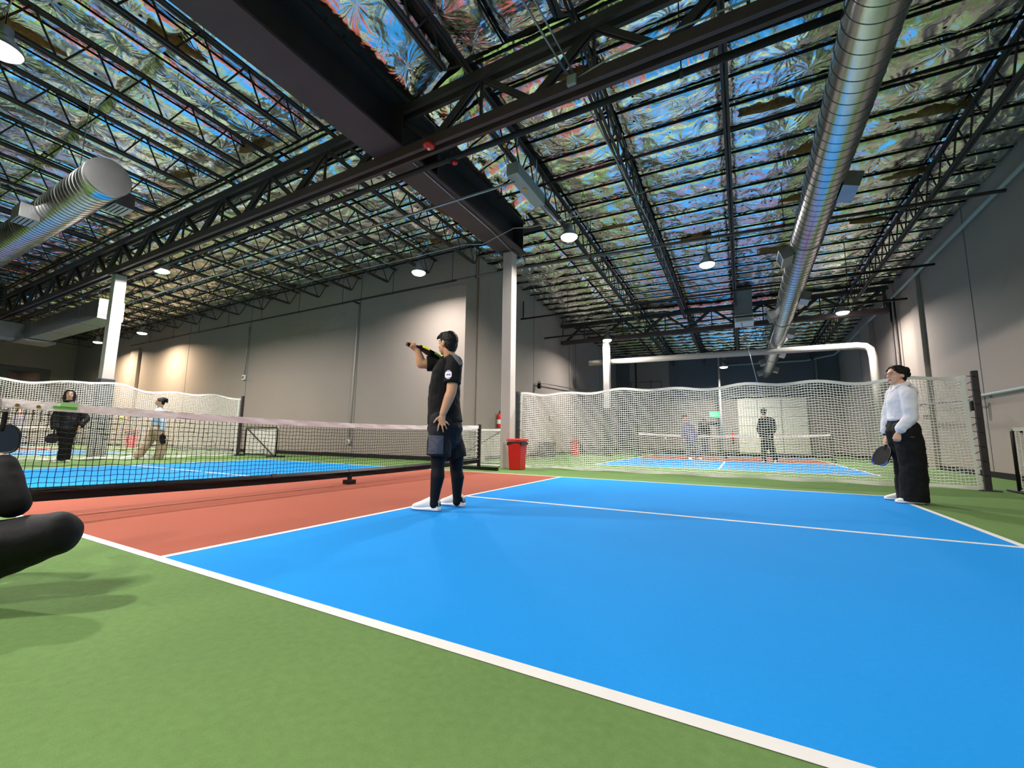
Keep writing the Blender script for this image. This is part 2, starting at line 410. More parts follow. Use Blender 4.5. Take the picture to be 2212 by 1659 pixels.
def girder(y, x0, x1, zb, zt, label, panel=1.67, first=None):
    t = thing('girder_truss', label, 'truss', ((x0+x1)/2,y,zb))
    b = MB()
    for s in (-1,1): b.bar((x0,y+s*.075,zb+.075),(x1,y+s*.075,zb+.075),.06,.15)
    b.build('bottom_chord', M['maroon'], t)
    b = MB()
    for s in (-1,1): b.bar((x0,y+s*.075,zt),(x1,y+s*.075,zt),.06,.13)
    b.build('top_chord', M['steel'], t)
    x = first if first is not None else x0; k = 0
    while x < x1-.05:
        xe = min(x+panel/2, x1)
        a, c = ((x,zb+.12),(xe,zt)) if k % 2 == 0 else ((x,zt),(xe,zb+.12))
        d = MB()
        for s in (-1,1): d.bar((a[0],y+s*.03,a[1]),(c[0],y+s*.03,c[1]),.03,.07 if k % 2 else .10)
        d.build('diagonal', M['steel'], t)
        if k % 2 == 0: MB().bar((xe,y,zb+.1),(xe,y,zt),.035,.035).build('vertical', M['steel'], t)
        x += panel/2; k += 1
    return t
girder(3.4, XL+.1, XR-.25, 5.02, 5.84, 'long dark steel girder truss with maroon bottom chord crossing the whole roof', 1.67, -30.6)
girder(16.0, XC+.05, XR-.25, 4.80, 5.62, 'dark steel girder truss over the far court, carried by the white column', 1.67, -1.6)
t = thing('plate_beam', 'deep dark maroon steel plate beam running overhead to the pale column', 'beam', (.28,0,5.17))
MB().box((-.02,Y0,5.17),(.58,7.6,5.21)).build('bottom_flange', M['maroon'], t)
MB().box((.26,Y0,5.21),(.30,7.6,5.93)).build('web', M['steel'], t)
MB().box((-.02,Y0,5.93),(.58,7.6,5.97)).build('top_flange', M['steel'], t)
for yy in (7.5,4.2,3.3,.2,-3.): MB().box((.0,yy-.012,5.21),(.56,yy+.012,5.93)).build('stiffener', M['steel'], t)

# columns
def column(x, y, z1, label, pad=0, s=.125):
    t = thing('steel_column', label, 'column', (x,y,0))
    MB().box((x-s,y-s,0),(x+s,y+s,z1)).build('shaft', M['column'], t, bevel=.012)
    MB().box((x-s-.06,y-s-.06,z1-.02),(x+s+.06,y+s+.06,z1)).build('cap_plate', M['steel'], t)
    if pad: MB().box((x-s-.03,y-s-.03,0),(x+s+.03,y+s+.03,pad)).build('padding', M['pad'], t, bevel=.02)
    return t
column(.25,7.42,5.17,'pale painted steel column beside the red bin')
column(.2,16.0,4.80,'pale steel column with charcoal padding behind the net divider',1.95)
column(-9.95,3.5,5.02,'pale steel column with charcoal padding behind the players across the net',2.12)
PJ = {'man': ({'head': [2.4425, 2.1668, 1.6271], 'neck': [2.4704, 2.1878, 1.4714], 'chest': [2.4411, 2.1657, 1.3189], 'waist': [2.4293, 2.1568, 1.0667], 'pelvis': [2.4461, 2.1695, 0.8373], 'shL': [2.6052, 2.0766, 1.4055], 'shR': [2.2894, 2.2641, 1.4493], 'elL': [2.611, 2.0309, 1.1207], 'wrL': [2.554, 1.9879, 0.9124], 'elR': [2.1438, 2.1291, 1.4382], 'wrR': [2.1161, 2.0957, 1.5755], 'hipL': [2.4753, 2.0663, 0.8199], 'hipR': [2.408, 2.266, 0.8272], 'knL': [2.4668, 2.0473, 0.4597], 'knR': [2.4784, 2.3318, 0.4205], 'anL': [2.4556, 2.0263, 0.0971], 'anR': [2.484, 2.3485, 0.0827], 'pdA': [2.0457, 2.0174, 1.6346], 'pdB': [2.1431, 2.091, 1.6062], 'pdC': [2.3351, 2.211, 1.4858], 'th': [2.4943, 1.9302, 0.8237], 'f1': [2.5315, 1.9458, 0.7468], 'f2': [2.5725, 1.9767, 0.7389], 'f3': [2.5913, 2.0035, 0.7654], 'f4': [2.6015, 2.0237, 0.8048], 'palm': [2.5485, 1.9774, 0.8468], 'k1': [2.5353, 1.9549, 0.8071], 'k2': [2.5593, 1.973, 0.799], 'k3': [2.5765, 1.9923, 0.8082], 'k4': [2.5836, 2.0102, 0.8305], 'tk': [2.517, 1.9474, 0.8631], 'emb': [2.6403, 1.9402, 1.2755], 'pan': [2.5634, 1.8821, 0.6199], 'panU': [2.5614, 1.8806, 0.691], 'strA': [2.5363, 2.1123, 1.5091], 'strB': [2.6041, 2.1635, 1.3919]}, [-0.6028, 0.7979, 0.0]), 'woman': ({'head': [6.7056, 5.4661, 1.5018], 'neck': [6.7208, 5.4623, 1.3536], 'chest': [6.7093, 5.4652, 1.1972], 'waist': [6.6938, 5.469, 1.0416], 'pelvis': [6.7164, 5.4634, 0.8643], 'shL': [6.7582, 5.3086, 1.2641], 'shR': [6.7, 5.6118, 1.2844], 'elL': [6.7572, 5.2779, 0.9979], 'wrL': [6.6328, 5.2782, 0.8114], 'elR': [6.6418, 5.6573, 1.0184], 'wrR': [6.5889, 5.5984, 0.7938], 'hipL': [6.7224, 5.3691, 0.8242], 'hipR': [6.7117, 5.5573, 0.8276], 'knL': [6.7467, 5.363, 0.4357], 'knR': [6.7454, 5.5489, 0.4263], 'anL': [6.729, 5.3675, 0.053], 'anR': [6.7448, 5.549, 0.0542], 'pdA': [6.5803, 5.5799, 0.737], 'pdB': [6.5694, 5.5621, 0.6469], 'pdC': [6.4656, 5.5262, 0.4214]}, [0.2429, 0.97, 0.0]), 'black': ({'head': [-8.9312, 2.5757, 1.5772], 'neck': [-8.9286, 2.5853, 1.402], 'chest': [-8.9228, 2.6064, 1.1842], 'waist': [-8.9191, 2.6202, 0.9667], 'pelvis': [-8.9213, 2.6121, 0.7494], 'shL': [-8.8846, 2.7473, 1.2584], 'shR': [-8.9656, 2.4489, 1.2403], 'elL': [-8.7974, 2.8776, 1.0096], 'wrL': [-8.7252, 2.7617, 0.8293], 'elR': [-8.9799, 2.3963, 0.9792], 'wrR': [-8.9252, 2.4067, 0.7447], 'hipL': [-8.9083, 2.6599, 0.7071], 'hipR': [-8.9339, 2.5657, 0.7052], 'knL': [-8.9116, 2.6476, 0.3831], 'knR': [-8.8788, 2.5778, 0.3737], 'anL': [-8.9096, 2.6551, 0.0831], 'anR': [-8.8781, 2.5802, 0.0551], 'pdA': [-8.8773, 2.3923, 0.6916], 'pdC': [-8.8375, 2.3481, 0.4501]}, [-0.9651, 0.262, 0.0]), 'blue': ({'head': [-8.8076, 4.3088, 1.5367], 'neck': [-8.8053, 4.3146, 1.3612], 'chest': [-8.8096, 4.3036, 1.1729], 'waist': [-8.8139, 4.2926, 0.9857], 'pelvis': [-8.8116, 4.2984, 0.8122], 'shL': [-8.6779, 4.2836, 1.2569], 'shR': [-8.9294, 4.3543, 1.2528], 'elL': [-8.6018, 4.3412, 0.9862], 'wrL': [-8.5794, 4.3434, 0.7644], 'elR': [-9.0059, 4.0753, 1.1637], 'wrR': [-9.0586, 3.8027, 1.1381], 'hipL': [-8.7288, 4.2907, 0.7628], 'hipR': [-8.8982, 4.2966, 0.7624], 'knL': [-8.6757, 4.4268, 0.4194], 'knR': [-8.9231, 4.1778, 0.4166], 'anL': [-8.6984, 4.3687, 0.0525], 'anR': [-8.9885, 4.0098, 0.0673], 'pdA': [-8.5778, 4.3475, 0.7154], 'pdC': [-8.5428, 4.3824, 0.4221], 'ball': [-8.9797, 3.5919, 1.0787]}, [-0.9317, 0.3632, 0.0]), 'dark': ({'head': [5.6919, 14.6417, 1.6163], 'neck': [5.6823, 14.6421, 1.4375], 'chest': [5.7469, 14.6392, 1.2143], 'waist': [5.7476, 14.6392, 0.9928], 'pelvis': [5.7371, 14.6397, 0.8016], 'shL': [5.9186, 14.6315, 1.3458], 'shR': [5.5876, 14.6464, 1.3491], 'elL': [5.9524, 14.63, 1.052], 'wrL': [5.822, 14.4857, 0.874], 'elR': [5.5202, 14.6494, 1.0515], 'wrR': [5.5821, 14.5465, 0.8286], 'hipL': [5.8106, 14.6364, 0.7584], 'hipR': [5.6585, 14.6432, 0.7565], 'knL': [5.8666, 14.6339, 0.4098], 'knR': [5.6395, 14.6441, 0.404], 'anL': [5.9329, 14.6309, 0.0367], 'anR': [5.6198, 14.6449, 0.0387]}, [0.0449, 0.999, 0.0]), 'purple': ({'head': [3.2235, 15.4026, 1.4842], 'neck': [3.2634, 15.4069, 1.2986], 'chest': [3.3323, 15.4145, 1.0639], 'waist': [3.3865, 15.4204, 0.864], 'pelvis': [3.4276, 15.4249, 0.7314], 'shL': [3.4752, 15.4301, 1.1814], 'shR': [3.1964, 15.3996, 1.164], 'elL': [3.527, 15.4358, 0.9317], 'wrL': [3.6218, 15.3456, 0.7993], 'elR': [3.1258, 15.3919, 0.9285], 'wrR': [3.1678, 15.2456, 0.7607], 'hipL': [3.5181, 15.4348, 0.6995], 'hipR': [3.3342, 15.4147, 0.6969], 'knL': [3.5954, 15.4433, 0.3381], 'knR': [3.3054, 15.4115, 0.3315], 'anL': [3.6129, 15.4452, 0.0111], 'anR': [3.2933, 15.4102, 0.0013]}, [-0.1088, 0.9941, 0.0]), 'third': ({'head': [3.5774, 19.5922, 1.5298], 'neck': [3.5707, 19.5918, 1.3645], 'chest': [3.5812, 19.5925, 1.1583], 'waist': [3.5728, 19.5919, 0.9526], 'pelvis': [3.5661, 19.5915, 0.7884], 'shL': [3.7355, 19.6022, 1.2615], 'shR': [3.4153, 19.582, 1.2611], 'elL': [3.7803, 19.6051, 0.9952], 'wrL': [3.7345, 19.6022, 0.7904], 'elR': [3.3477, 19.5777, 0.992], 'wrR': [3.3032, 19.5749, 0.8265], 'hipL': [3.6403, 19.5962, 0.7688], 'hipR': [3.49, 19.5867, 0.767], 'knL': [3.6641, 19.5977, 0.4427], 'knR': [3.4956, 19.587, 0.4394], 'anL': [3.6701, 19.5981, 0.1381], 'anR': [3.4644, 19.5851, 0.1327]}, [-0.0632, 0.998, 0.0]), 'leftfar': ({'head': [-23.2527, 4.9311, 1.5908], 'neck': [-23.25, 4.948, 1.4267], 'chest': [-23.2469, 4.9671, 1.2423], 'waist': [-23.2435, 4.9882, 1.0376], 'pelvis': [-23.2386, 5.0184, 0.8744], 'shL': [-23.227, 5.09, 1.3511], 'shR': [-23.2678, 4.8376, 1.3391], 'elL': [-23.2167, 5.1537, 1.126], 'wrL': [-23.2202, 5.1324, 0.9393], 'elR': [-23.2704, 4.8214, 1.1135], 'wrR': [-23.261, 4.8797, 0.9318], 'hipL': [-23.2293, 5.076, 0.8348], 'hipR': [-23.2486, 4.9562, 0.8318], 'knL': [-23.2207, 5.1294, 0.4458], 'knR': [-23.2422, 4.9963, 0.4446], 'anL': [-23.2124, 5.1808, 0.0775], 'anR': [-23.2382, 5.0209, 0.0786]}, [-0.9872, 0.1595, 0.0])}

# ------------------------------------------------------------------ lamps
def lamp(x, y, z, label, warm=False, power=1., r=.19, top=None):
    t = thing('high_bay_lamp', label, 'lamp', (x,y,z), 'high-bay lamps')
    MB().lathe([(.02,.30),(.075,.29),(.085,.17),(.10,.155),(r*.8,.09),(r,.02),(r,0),(r-.012,0),(r-.02,.02),(r*.75,.075),(.05,.10)], (x,y,z), 28).build('reflector', M['galvd'], t, True)
    MB().lathe([(.001,.012),(r-.02,.012),(r-.018,-.02),(r*.72,-.05),(r*.35,-.062),(.001,-.065)], (x,y,z), 28).build('lens', M['glassw' if warm else 'glass'], t, True)
    top = zr(y,x)+.08 if top is None else top
    MB().tube([(x,y,z+.3),(x+.01,y,z+.36),(x,y,top)], .006, 6).build('hanging_cable', M['black'], t)
    pts = [(x,y,z+.3)]
    for k in range(26):
        a = k/25*4.5*math.pi; pts.append((x+.07*math.sin(a)+.004*k, y+.05*math.cos(a)-.05, z+.42+.06*math.cos(a*.97)+.004*k))
    pts += [(x+.25,y,z+.62),(x+.4,y,top)]
    MB().tube(pts, .008, 6).build('power_cord', M['conduit'], t)
    l = bpy.data.lights.new('lamp_light', 'AREA'); l.shape = 'DISK'; l.size = 2*r-.06; l.energy = LAMP_W*power; l.spread = math.radians(165)
    l.color = (1.,.80,.56) if warm else (1.,.955,.90)
    lo = bpy.data.objects.new('lamp_light', l); COL.objects.link(lo); lo.parent = t; lo.location = (0,0,-.075)
    return t
lamp(-2.4,7.15,5.06,'lit high-bay lamp with curled cord close to the grey back wall',power=.62)
lamp(1.9,7.1,5.08,'glaring high-bay lamp beside the pale column, below the long grey box',power=.75)
lamp(4.47,10.0,5.06,'glaring high-bay lamp above the net divider')
lamp(-8.7,3.95,5.1,'high-bay lamp just in front of the padded column')
lamp(-11.4,3.95,5.1,'high-bay lamp just behind the padded column')
lamp(-18.5,7.2,5.15,'warm high-bay lamp with looped cord lighting the wall beyond the padded column',True,1.2)
lamp(-23.3,7.2,5.2,'warm high-bay lamp farthest along the grey back wall',True,1.2)
lamp(-2.35,-.2,5.1,'bright high-bay lamp above the round stub duct',power=1.15)
lamp(.35,15.6,4.72,'small high-bay lamp hanging at the white padded column over the far court',power=.65)
lamp(4.4,22.3,4.35,'small high-bay lamp farthest away, by the end of the long duct',)
lamp(8.1,15.55,4.85,'high-bay lamp near the side wall, below the far girder truss',power=.8)
lamp(-2.4,-6.6,5.1,'high-bay lamp behind the camera over the near side of the stub duct bay')
lamp(4.5,-5.2,5.1,'high-bay lamp behind the camera over the green run-off')
lamp(.9,-2.9,5.1,'high-bay lamp behind the camera over the near sideline',power=.8)
lamp(8.9,1.4,5.1,'added unseen high-bay lamp brightening the side wall',power=.35)  # added out of view to give the side wall more light
lamp(-16.5,-.2,5.1,'high-bay lamp over the middle of the next court')
lamp(-24,0,5.1,'warm high-bay lamp over the far end of the next court',True)

# ------------------------------------------------------------------ ducts
t = thing('round_duct', 'long shiny round spiral duct running away overhead', 'duct', (6.31,10,4.6))
zd = lambda y: 4.68-.028*(y-4)
RD = .257; YE = 23.6
def ring_tube(y0, y1, r, n): return MB().tube([(6.31,y0+(y1-y0)*k/n,zd(y0+(y1-y0)*k/n)) for k in range(n+1)], r, 40)
ring_tube(-6., YE, RD, 20).build('shell', M['galv'], t, True)
pts = []; nt_ = int((YE+6)/.17)
for k in range(nt_*36):
    a = 2*math.pi*k/36; y = -6+k*.17/36
    pts.append((6.31+math.cos(a)*(RD+.001), y, zd(y)+math.sin(a)*(RD+.001)))
MB().tube(pts, .0045, 3).build('spiral_seam', M['seam'], t)
for y in (2.5,8.2,13.8,19.4): ring_tube(y-.02, y+.02, RD+.012, 1).build('joint_band', M['galvd'], t)
def register(y, s, up=-.35):
    c = Vector((6.31+s*math.cos(up)*(RD+.09), y, zd(y)+math.sin(up)*(RD+.09)))
    q = Matrix.Rotation(-up if s > 0 else up, 3, 'Y'); 
    b = MB(); hx, hy, hz = .10,.26,.11
    def P(a, bb, cc): return c+q@Vector((s*a, bb, cc))
    o = [P(-hx,-hy,-hz),P(-hx,hy,-hz),P(-hx,hy,hz),P(-hx,-hy,hz)]; i_ = [P(hx,-hy,-hz),P(hx,hy,-hz),P(hx,hy,hz),P(hx,-hy,hz)]
    j = [P(hx,-hy+.02,-hz+.02),P(hx,hy-.02,-hz+.02),P(hx,hy-.02,hz-.02),P(hx,-hy+.02,hz-.02)]; k2 = [P(hx-.05,-hy+.02,-hz+.02),P(hx-.05,hy-.02,-hz+.02),P(hx-.05,hy-.02,hz-.02),P(hx-.05,-hy+.02,hz-.02)]
    b.add(o+i_+j+k2, [(n_,(n_+1)%4,4+(n_+1)%4,4+n_) for n_ in range(4)]+[(4+n_,4+(n_+1)%4,8+(n_+1)%4,8+n_) for n_ in range(4)]+[(8+n_,8+(n_+1)%4,12+(n_+1)%4,12+n_) for n_ in range(4)]+[(12,13,14,15)])
    r_ = b.build('register', M['galvd'], t)
    for n_ in range(5):
        z_ = -hz+.04+n_*.036
        MB().add([P(hx-.035,-hy+.02,z_),P(hx-.035,hy-.02,z_),P(hx-.005,hy-.02,z_+.012),P(hx-.005,-hy+.02,z_+.012)],[(0,1,2,3)]).build('louvre', M['conduit'], r_)
for y, s in ((6.4,1),(8.7,-1),(11.6,1),(13.0,-1),(15.2,1),(18.6,1),(20.2,-1),(22.3,1),(22.9,-1)): register(y, s)
MB().lathe([(RD,-.1),(RD+.10,-.02),(RD+.10,.03),(RD,.10)], (6.31,16.55,zd(16.55)), 4, axis=(0,1,0)).build('damper_collar', M['pvc'], t)
t = thing('stub_duct', 'round spiral stub duct with a flat grey end cap', 'duct', (-6,1.03,4.4))
MB().tube([(-2.95-.4*k,1.03,4.4) for k in range(27)], .262, 40).build('shell', M['galv'], t, True)
pts = [(-2.97-k*.12/36, 1.03+math.cos(2*math.pi*k/36)*.264, 4.4+math.sin(2*math.pi*k/36)*.264) for k in range(36*70)]
MB().tube(pts, .0045, 3).build('spiral_seam', M['seam'], t)
MB().lathe([(.001,0),(.268,0),(.268,.05),(.001,.05)], (-2.99,1.03,4.4), 40, axis=(1,0,0)).build('end_cap', M['galvd'], t)
def box_reg(x, y, z, s):
    b = MB().box((x-.22,y-.1,z-.13),(x+.22,y+.14,z+.11)); r_ = b.build('register', M['galvd'], t, bevel=.006)
    for k in range(4): MB().box((x-.19,y-.08+k*.05,z-.135),(x+.19,y-.07+k*.05,z-.13)).build('louvre', M['blackm'], r_)
box_reg(-3.5,1.33,4.32,1); box_reg(-5.2,.72,4.25,1)
for x in (-4.2,-9.): MB().tube([(x,1.03,4.66),(x,1.03,6.2)], .006, 6).build('hanger_rod', M['conduit'], t)
# rectangular duct beyond the padded column
t = thing('rectangular_duct', 'galvanised rectangular duct with an open grille beyond the padded column', 'duct', (-15,4,4.2))
MB().box((-18.8,3.75,4.15),(-12.0,4.35,4.75)).build('run', M['galvd'], t, bevel=.01)
MB().box((-19.6,-2.5,4.15),(-18.8,4.35,4.75)).build('branch', M['galvd'], t, bevel=.01)
g_ = MB()
for a, b in (((-12.02,3.75,4.15),(-11.98,4.35,4.2)),((-12.02,3.75,4.7),(-11.98,4.35,4.75)),((-12.02,3.75,4.2),(-11.98,3.8,4.7)),((-12.02,4.3,4.2),(-11.98,4.35,4.7))): g_.box(a,b)
g_.build('grille_frame', M['white'], t)
for k in range(9): MB().box((-11.995,3.8,4.22+k*.055),(-11.985,4.3,4.245+k*.055)).build('louvre', M['galvd'], t)
for x in (-13.5,-16,-18): MB().box((x,3.74,4.14),(x+.04,4.36,4.76)).build('flange', M['galvd'], t)
MB().box((-19.3,3.6,4.05),(-18.2,4.5,4.13)).build('drip_tray', M['galv'], t)
for x in (-13,-17.6): MB().tube([(x,4.05,4.75),(x,4.05,6.2)], .01, 6).build('hanger_rod', M['conduit'], t)
t = thing('unit_heater', 'dark box heater hung in the roof beyond the stub duct', 'heater', (-17.5,2.6,5.2))
MB().box((-19,1.6,4.95),(-17.2,2.9,5.7)).build('case', M['steel'], t, bevel=.02)
for k in range(6): MB().box((-17.2,1.7,5.0+k*.11),(-17.17,2.8,5.05+k*.11)).build('louvre', M['blackm'], t)
t = thing('unit_heater', 'grey box unit heater hung under the roof over the far court', 'heater', (5.27,15,4.6))
MB().box((5.02,14.5,4.85),(5.55,15.1,5.75)).build('case', M['galvd'], t, bevel=.01)
MB().box((5.0,14.45,4.6),(5.57,15.15,4.85)).build('outlet', M['white'], t, bevel=.01)
for k in range(4): MB().box((5.04,14.43,4.64+k*.05),(5.53,14.45,4.66+k*.05)).build('louvre', M['conduit'], t)
MB().tube([(5.3,14.8,5.75),(5.3,14.8,6.05)], .02).build('hanger_rod', M['conduit'], t)

# ------------------------------------------------------------------ pipes and conduits
def pipe(name, label, cat, runs, r, m, n=10, hangers=(), heads=()):
    t = thing(name, label, cat, tuple(runs[0][0]))
    for k, run in enumerate(runs): MB().tube(run, r if k == 0 else r*.8, n).build('run' if k == 0 else 'branch', M[m], t, True)
    for (x,y,z) in hangers:
        MB().tube([(x,y,z),(x,y,zr(y,x)-.1)], .008, 6).build('hanger_rod', M['pipe_d'], t)
        MB().lathe([(r+.008,-.02),(r+.008,.02)], (x,y,z), 10, axis=(1,0,0)).build('hanger_ring', M['pipe_d'], t)
    for (x,y,z) in heads:
        h = MB().lathe([(.012,0),(.012,-.04),(.02,-.045),(.006,-.07),(.022,-.078),(.022,-.082)], (x,y,z-r+.005), 8).build('sprinkler_head', M['brass'], t)
    return t
pipe('sprinkler_pipe','dark sprinkler main running just beside the long girder truss','pipe',[[(XL+.5,3.68,5.0),(XR-.2,3.68,5.0)]],.045,'pipe_d',hangers=[(x,3.68,5.0) for x in (-14.5,-11,-7.5,-4,-.8,1.2,4.6,8)],heads=[(x,3.68,5.0) for x in (-6,-2.6,2.2,6.6)])
pipe('conduit','thin silver conduit crossing under the roof to the long grey box','conduit',[[(1.8,4.75,5.06),(-30,4.8,5.06)]],.022,'conduit',hangers=[(-3,4.76,5.06),(-9,4.78,5.06),(-15,4.78,5.06)])
pipe('sprinkler_pipe','sprinkler pipe lit from above, passing under the glaring lamp','pipe',[[(-1.8,8.1,5.08),(.0,8.15,5.09),(9.3,8.95,5.1)]],.034,'pipe_m',hangers=[(-1.2,8.12,5.08),(2.0,8.33,5.09),(6.,8.66,5.1)],heads=[(1.0,8.25,5.09),(4.8,8.6,5.1)])
pipe('sprinkler_pipe','thin sprinkler pipe running along the grey back wall','pipe',[[(-22.5,8.25,5.15),(-1.95,8.25,5.15)],[(-6.2,8.25,5.15),(-6.2,8.55,5.15)]],.03,'pipe_d',hangers=[(-20.5+k*2.3,8.25,5.15) for k in range(9)],heads=[(-4,8.25,5.15),(-9,8.25,5.15)])
pipe('sprinkler_pipe','dark sprinkler pipe over the near edge of the far court','pipe',[[(-1.8,12.0,4.95),(9.3,12.1,4.95)],[(-1.7,12.0,4.95),(-1.7,12.0,5.6)]],.03,'pipe_d',hangers=[(0,12,4.95),(3.4,12,4.95),(7.6,12,4.95)],heads=[(1.5,12,4.95)])
pipe('sprinkler_pipe','dark sprinkler pipe just ahead of the far girder truss','pipe',[[(-1.8,14.1,4.7),(9.3,14.1,4.7)],[(-1.0,14.1,4.7),(-1.0,14.1,5.5)]],.03,'pipe_d',hangers=[(1,14.1,4.7),(4,14.1,4.7),(8,14.1,4.7)])
pipe('sprinkler_pipe','dark sprinkler pipe high in the bay before the net divider','pipe',[[(.8,5.85,5.62),(9.3,5.85,5.62)]],.025,'pipe_d')
pipe('wall_pipe','pale pipe running high along the side wall','pipe',[[(9.5,-2,5.6),(9.5,9,5.44),(9.5,22,5.2),(9.3,24.6,5.0),(8.2,25.3,4.9),(4,25.3,4.9)]],.045,'pipe_g',hangers=())
pipe('drain_pipe','thick white drain pipe crossing the far court and turning down the wall','pipe',[[(-.75,16.6,4.0),(8.6,16.6,3.92),(8.82,16.6,3.88),(8.95,16.62,3.77),(9.0,16.64,3.5),(9.05,16.7,.0)]],.115,'pvc',16)
pipe('wall_conduit','thin conduit dropping down the back wall to a small box','conduit',[[(-12.6,8.56,5.1),(-12.65,8.56,3.05)]],.014,'conduit')
pipe('wall_conduit','thin conduit dropping from the wall pipe to the low outlet','conduit',[[(-6.25,8.56,5.1),(-6.35,8.56,.55)]],.018,'column')
pipe('wall_conduit','pair of thin conduits rising on the inner wall','conduit',[[(-1.8,17.0,5.2),(-1.8,17.0,2.9),(-1.8,17.5,2.5),(-1.8,19,2.4)],[(-1.8,17.8,5.2),(-1.8,17.8,0)]],.014,'conduit')
pipe('wall_conduit','thin dark conduit standing beside the white drain pipe','conduit',[[(9.45,16.2,5.3),(9.45,16.2,0)],[(9.5,16.0,5.3),(9.5,16.0,0)]],.03,'steel')
pipe('wall_conduit','thin conduits with bends on the far wall above the divider','conduit',[[(-.9,25.4,0),(-.9,25.4,4.2),(.9,25.4,4.2),(.9,25.4,3)],[(.3,25.4,0),(.3,25.4,4.3)]],.02,'steel')
pipe('wall_pipe','grey pipe with a low bend at the corner of the far wall','pipe',[[(8.6,25.3,4.9),(8.6,25.3,3.6),(8.2,25.3,3.2),(4.6,25.3,3.1)]],.04,'pipe_g')
pipe('support_pole','slim pale pole standing before the far wall','pole',[[(4.1,24.2,0),(4.1,24.2,5.3)]],.05,'column')
pipe('support_pole','slim dark pole standing before the inner wall corner','pole',[[(-.2,23.5,0),(-.2,23.5,5.4)]],.05,'steel')
pipe('hanging_rod','thin rod dropping from the round duct to the divider','rod',[[(5.2,14.5,4.6),(5.62,14.5,2.2)]],.012,'conduit')
pipe('conduit','pair of silver conduits climbing to a small junction box on the truss','conduit',[[(3.35,3.3,5.15),(2.9,2.0,5.9),(2.4,.4,6.0)],[(3.42,3.3,5.15),(3.05,2.0,5.9),(2.6,.4,6.0)],[(3.42,3.62,5.1),(3.5,8,5.35),(3.5,14,5.15)],[(3.3,3.3,5.1),(3.9,3.28,5.2),(XR-.3,3.28,5.2)]],.014,'conduit')
pipe('conduit','silver conduit running under the plate beam to the column','conduit',[[(.5,3.5,5.15),(.45,6.2,5.15),(.36,7.3,5.14),(.4,7.9,5.2)]],.012,'conduit')
pipe('conduit','bent pale conduit slung across the plate beam near the column','conduit',[[(-6,6.3,5.1),(-2.0,6.4,5.1),(-.4,6.4,5.1),(.1,6.4,5.0),(.9,6.4,5.2),(1.3,6.4,5.12),(2.3,6.4,5.12),(4,6.4,5.3)]],.010,'conduit')
for k, (x, z) in enumerate(((-.62,0),(-.86,0))): pass
o = tag(MB().cbox((3.38,3.28,5.1),(.12,.06,.13)).build('junction_box', M['pipe_g'], bevel=.008), 'small pale green junction box on the girder truss', 'junction box')
t = thing('linear_box', 'long grey metal box hung from the joist beside the plate beam', 'metal box', (1.8,5.0,5.3))
MB().box((1.70,4.62,5.12),(1.92,5.75,5.34)).build('case', M['pipe_g'], t, bevel=.01)
MB().tube([(1.81,5.75,5.2),(1.81,6.75,5.24)], .05, 10).build('tail_pipe', M['galvd'], t)
MB().cbox((1.81,5.1,5.115),(.05,.08,.01)).build('badge', M['brass'], t)
for yy in (4.8,5.6): MB().tube([(1.81,yy,5.34),(1.81,yy,6.0)], .008, 6).build('hanger_rod', M['conduit'], t)
t = thing('fire_alarm', 'red round fire alarm bell under the girder truss', 'alarm', (1.13,3.3,4.98))
MB().lathe([(.001,-.035),(.04,-.03),(.085,.0),(.09,.02),(.06,.03),(.001,.03)], (1.13,3.28,4.98), 24).build('bell', M['red_p'], t, True)
MB().lathe([(.02,-.05),(.026,-.03)], (1.13,3.28,4.98), 12).build('strobe', M['white'], t)
t = thing('fire_alarm', 'small red alarm hung from the sprinkler main', 'alarm', (1.3,3.68,4.9))
MB().lathe([(.001,-.02),(.04,-.01),(.045,.02),(.001,.03)], (1.3,3.7,4.92), 16).build('bell', M['red_p'], t, True)
MB().tube([(1.3,3.7,4.95),(1.3,3.68,5.0)], .01, 6).build('bracket', M['steel'], t)

# ------------------------------------------------------------------ wall fittings
def outlet(x, y, z, nrm, label, cat='outlet', s=.1):
    t = thing('wall_box', label, cat, (x,y,z))
    d = (s,.07,s) if nrm == 'y' else (.07,s,s)
    MB().cbox((x,y,z), d).build('case', M['white'], t, bevel=.01)
    if nrm == 'y': MB().cbox((x,y-.04,z),(s*.6,.012,s*.6)).build('cover', M['galvd'], t)
    else: MB().cbox((x+.04,y,z),(.012,s*.6,s*.6)).build('cover', M['galvd'], t)
outlet(-12.65,8.55,2.98,'y','white box at the foot of the conduit high on the back wall','wall box',.2)
outlet(-6.36,8.55,.5,'y','white outlet low on the back wall behind the net','outlet',.14)
outlet(-1.8,14.8,1.55,'x','white outlet on the inner wall seen through the divider','outlet',.16)
def arm(p0, p1, label):
    t = thing('boom_pole', label, 'pole', p0)
    MB().tube([p0,p1], .022, 8).build('rod', M['galvd'], t)
    wx = XC if p0[0] < 0 else XR
    MB().bar((wx,p1[1],p1[2]),(p1[0],p1[1],p1[2]),.06,.06).build('wall_bracket', M['steel'], t)
    MB().cbox(p0,(.10,.10,.10)).build('joint', M['galv'], t, bevel=.02)
    MB().cbox((p0[0],p0[1],p0[2]-.14),(.12,.10,.2)).build('black_box', M['blackm'], t, bevel=.01)
arm((-1.7,13.4,2.81),(-1.72,20.2,3.07),'long thin wall arm with a black box at its end above the divider')
arm((9.36,11.2,1.62),(9.36,14.8,1.75),'long thin wall arm with a black box at its end behind the woman')
t = thing('wall_rail', 'pale rail along the side wall at shoulder height', 'rail', (9.5,9,1.7))
MB().tube([(9.53,2,1.7),(9.53,11.6,1.7)], .03, 10).build('rail', M['pipe_g'], t, True)
for y in (4,6.5,9,11.2): MB().cbox((9.565,y,1.7),(.07,.05,.05)).build('bracket', M['galvd'], t)
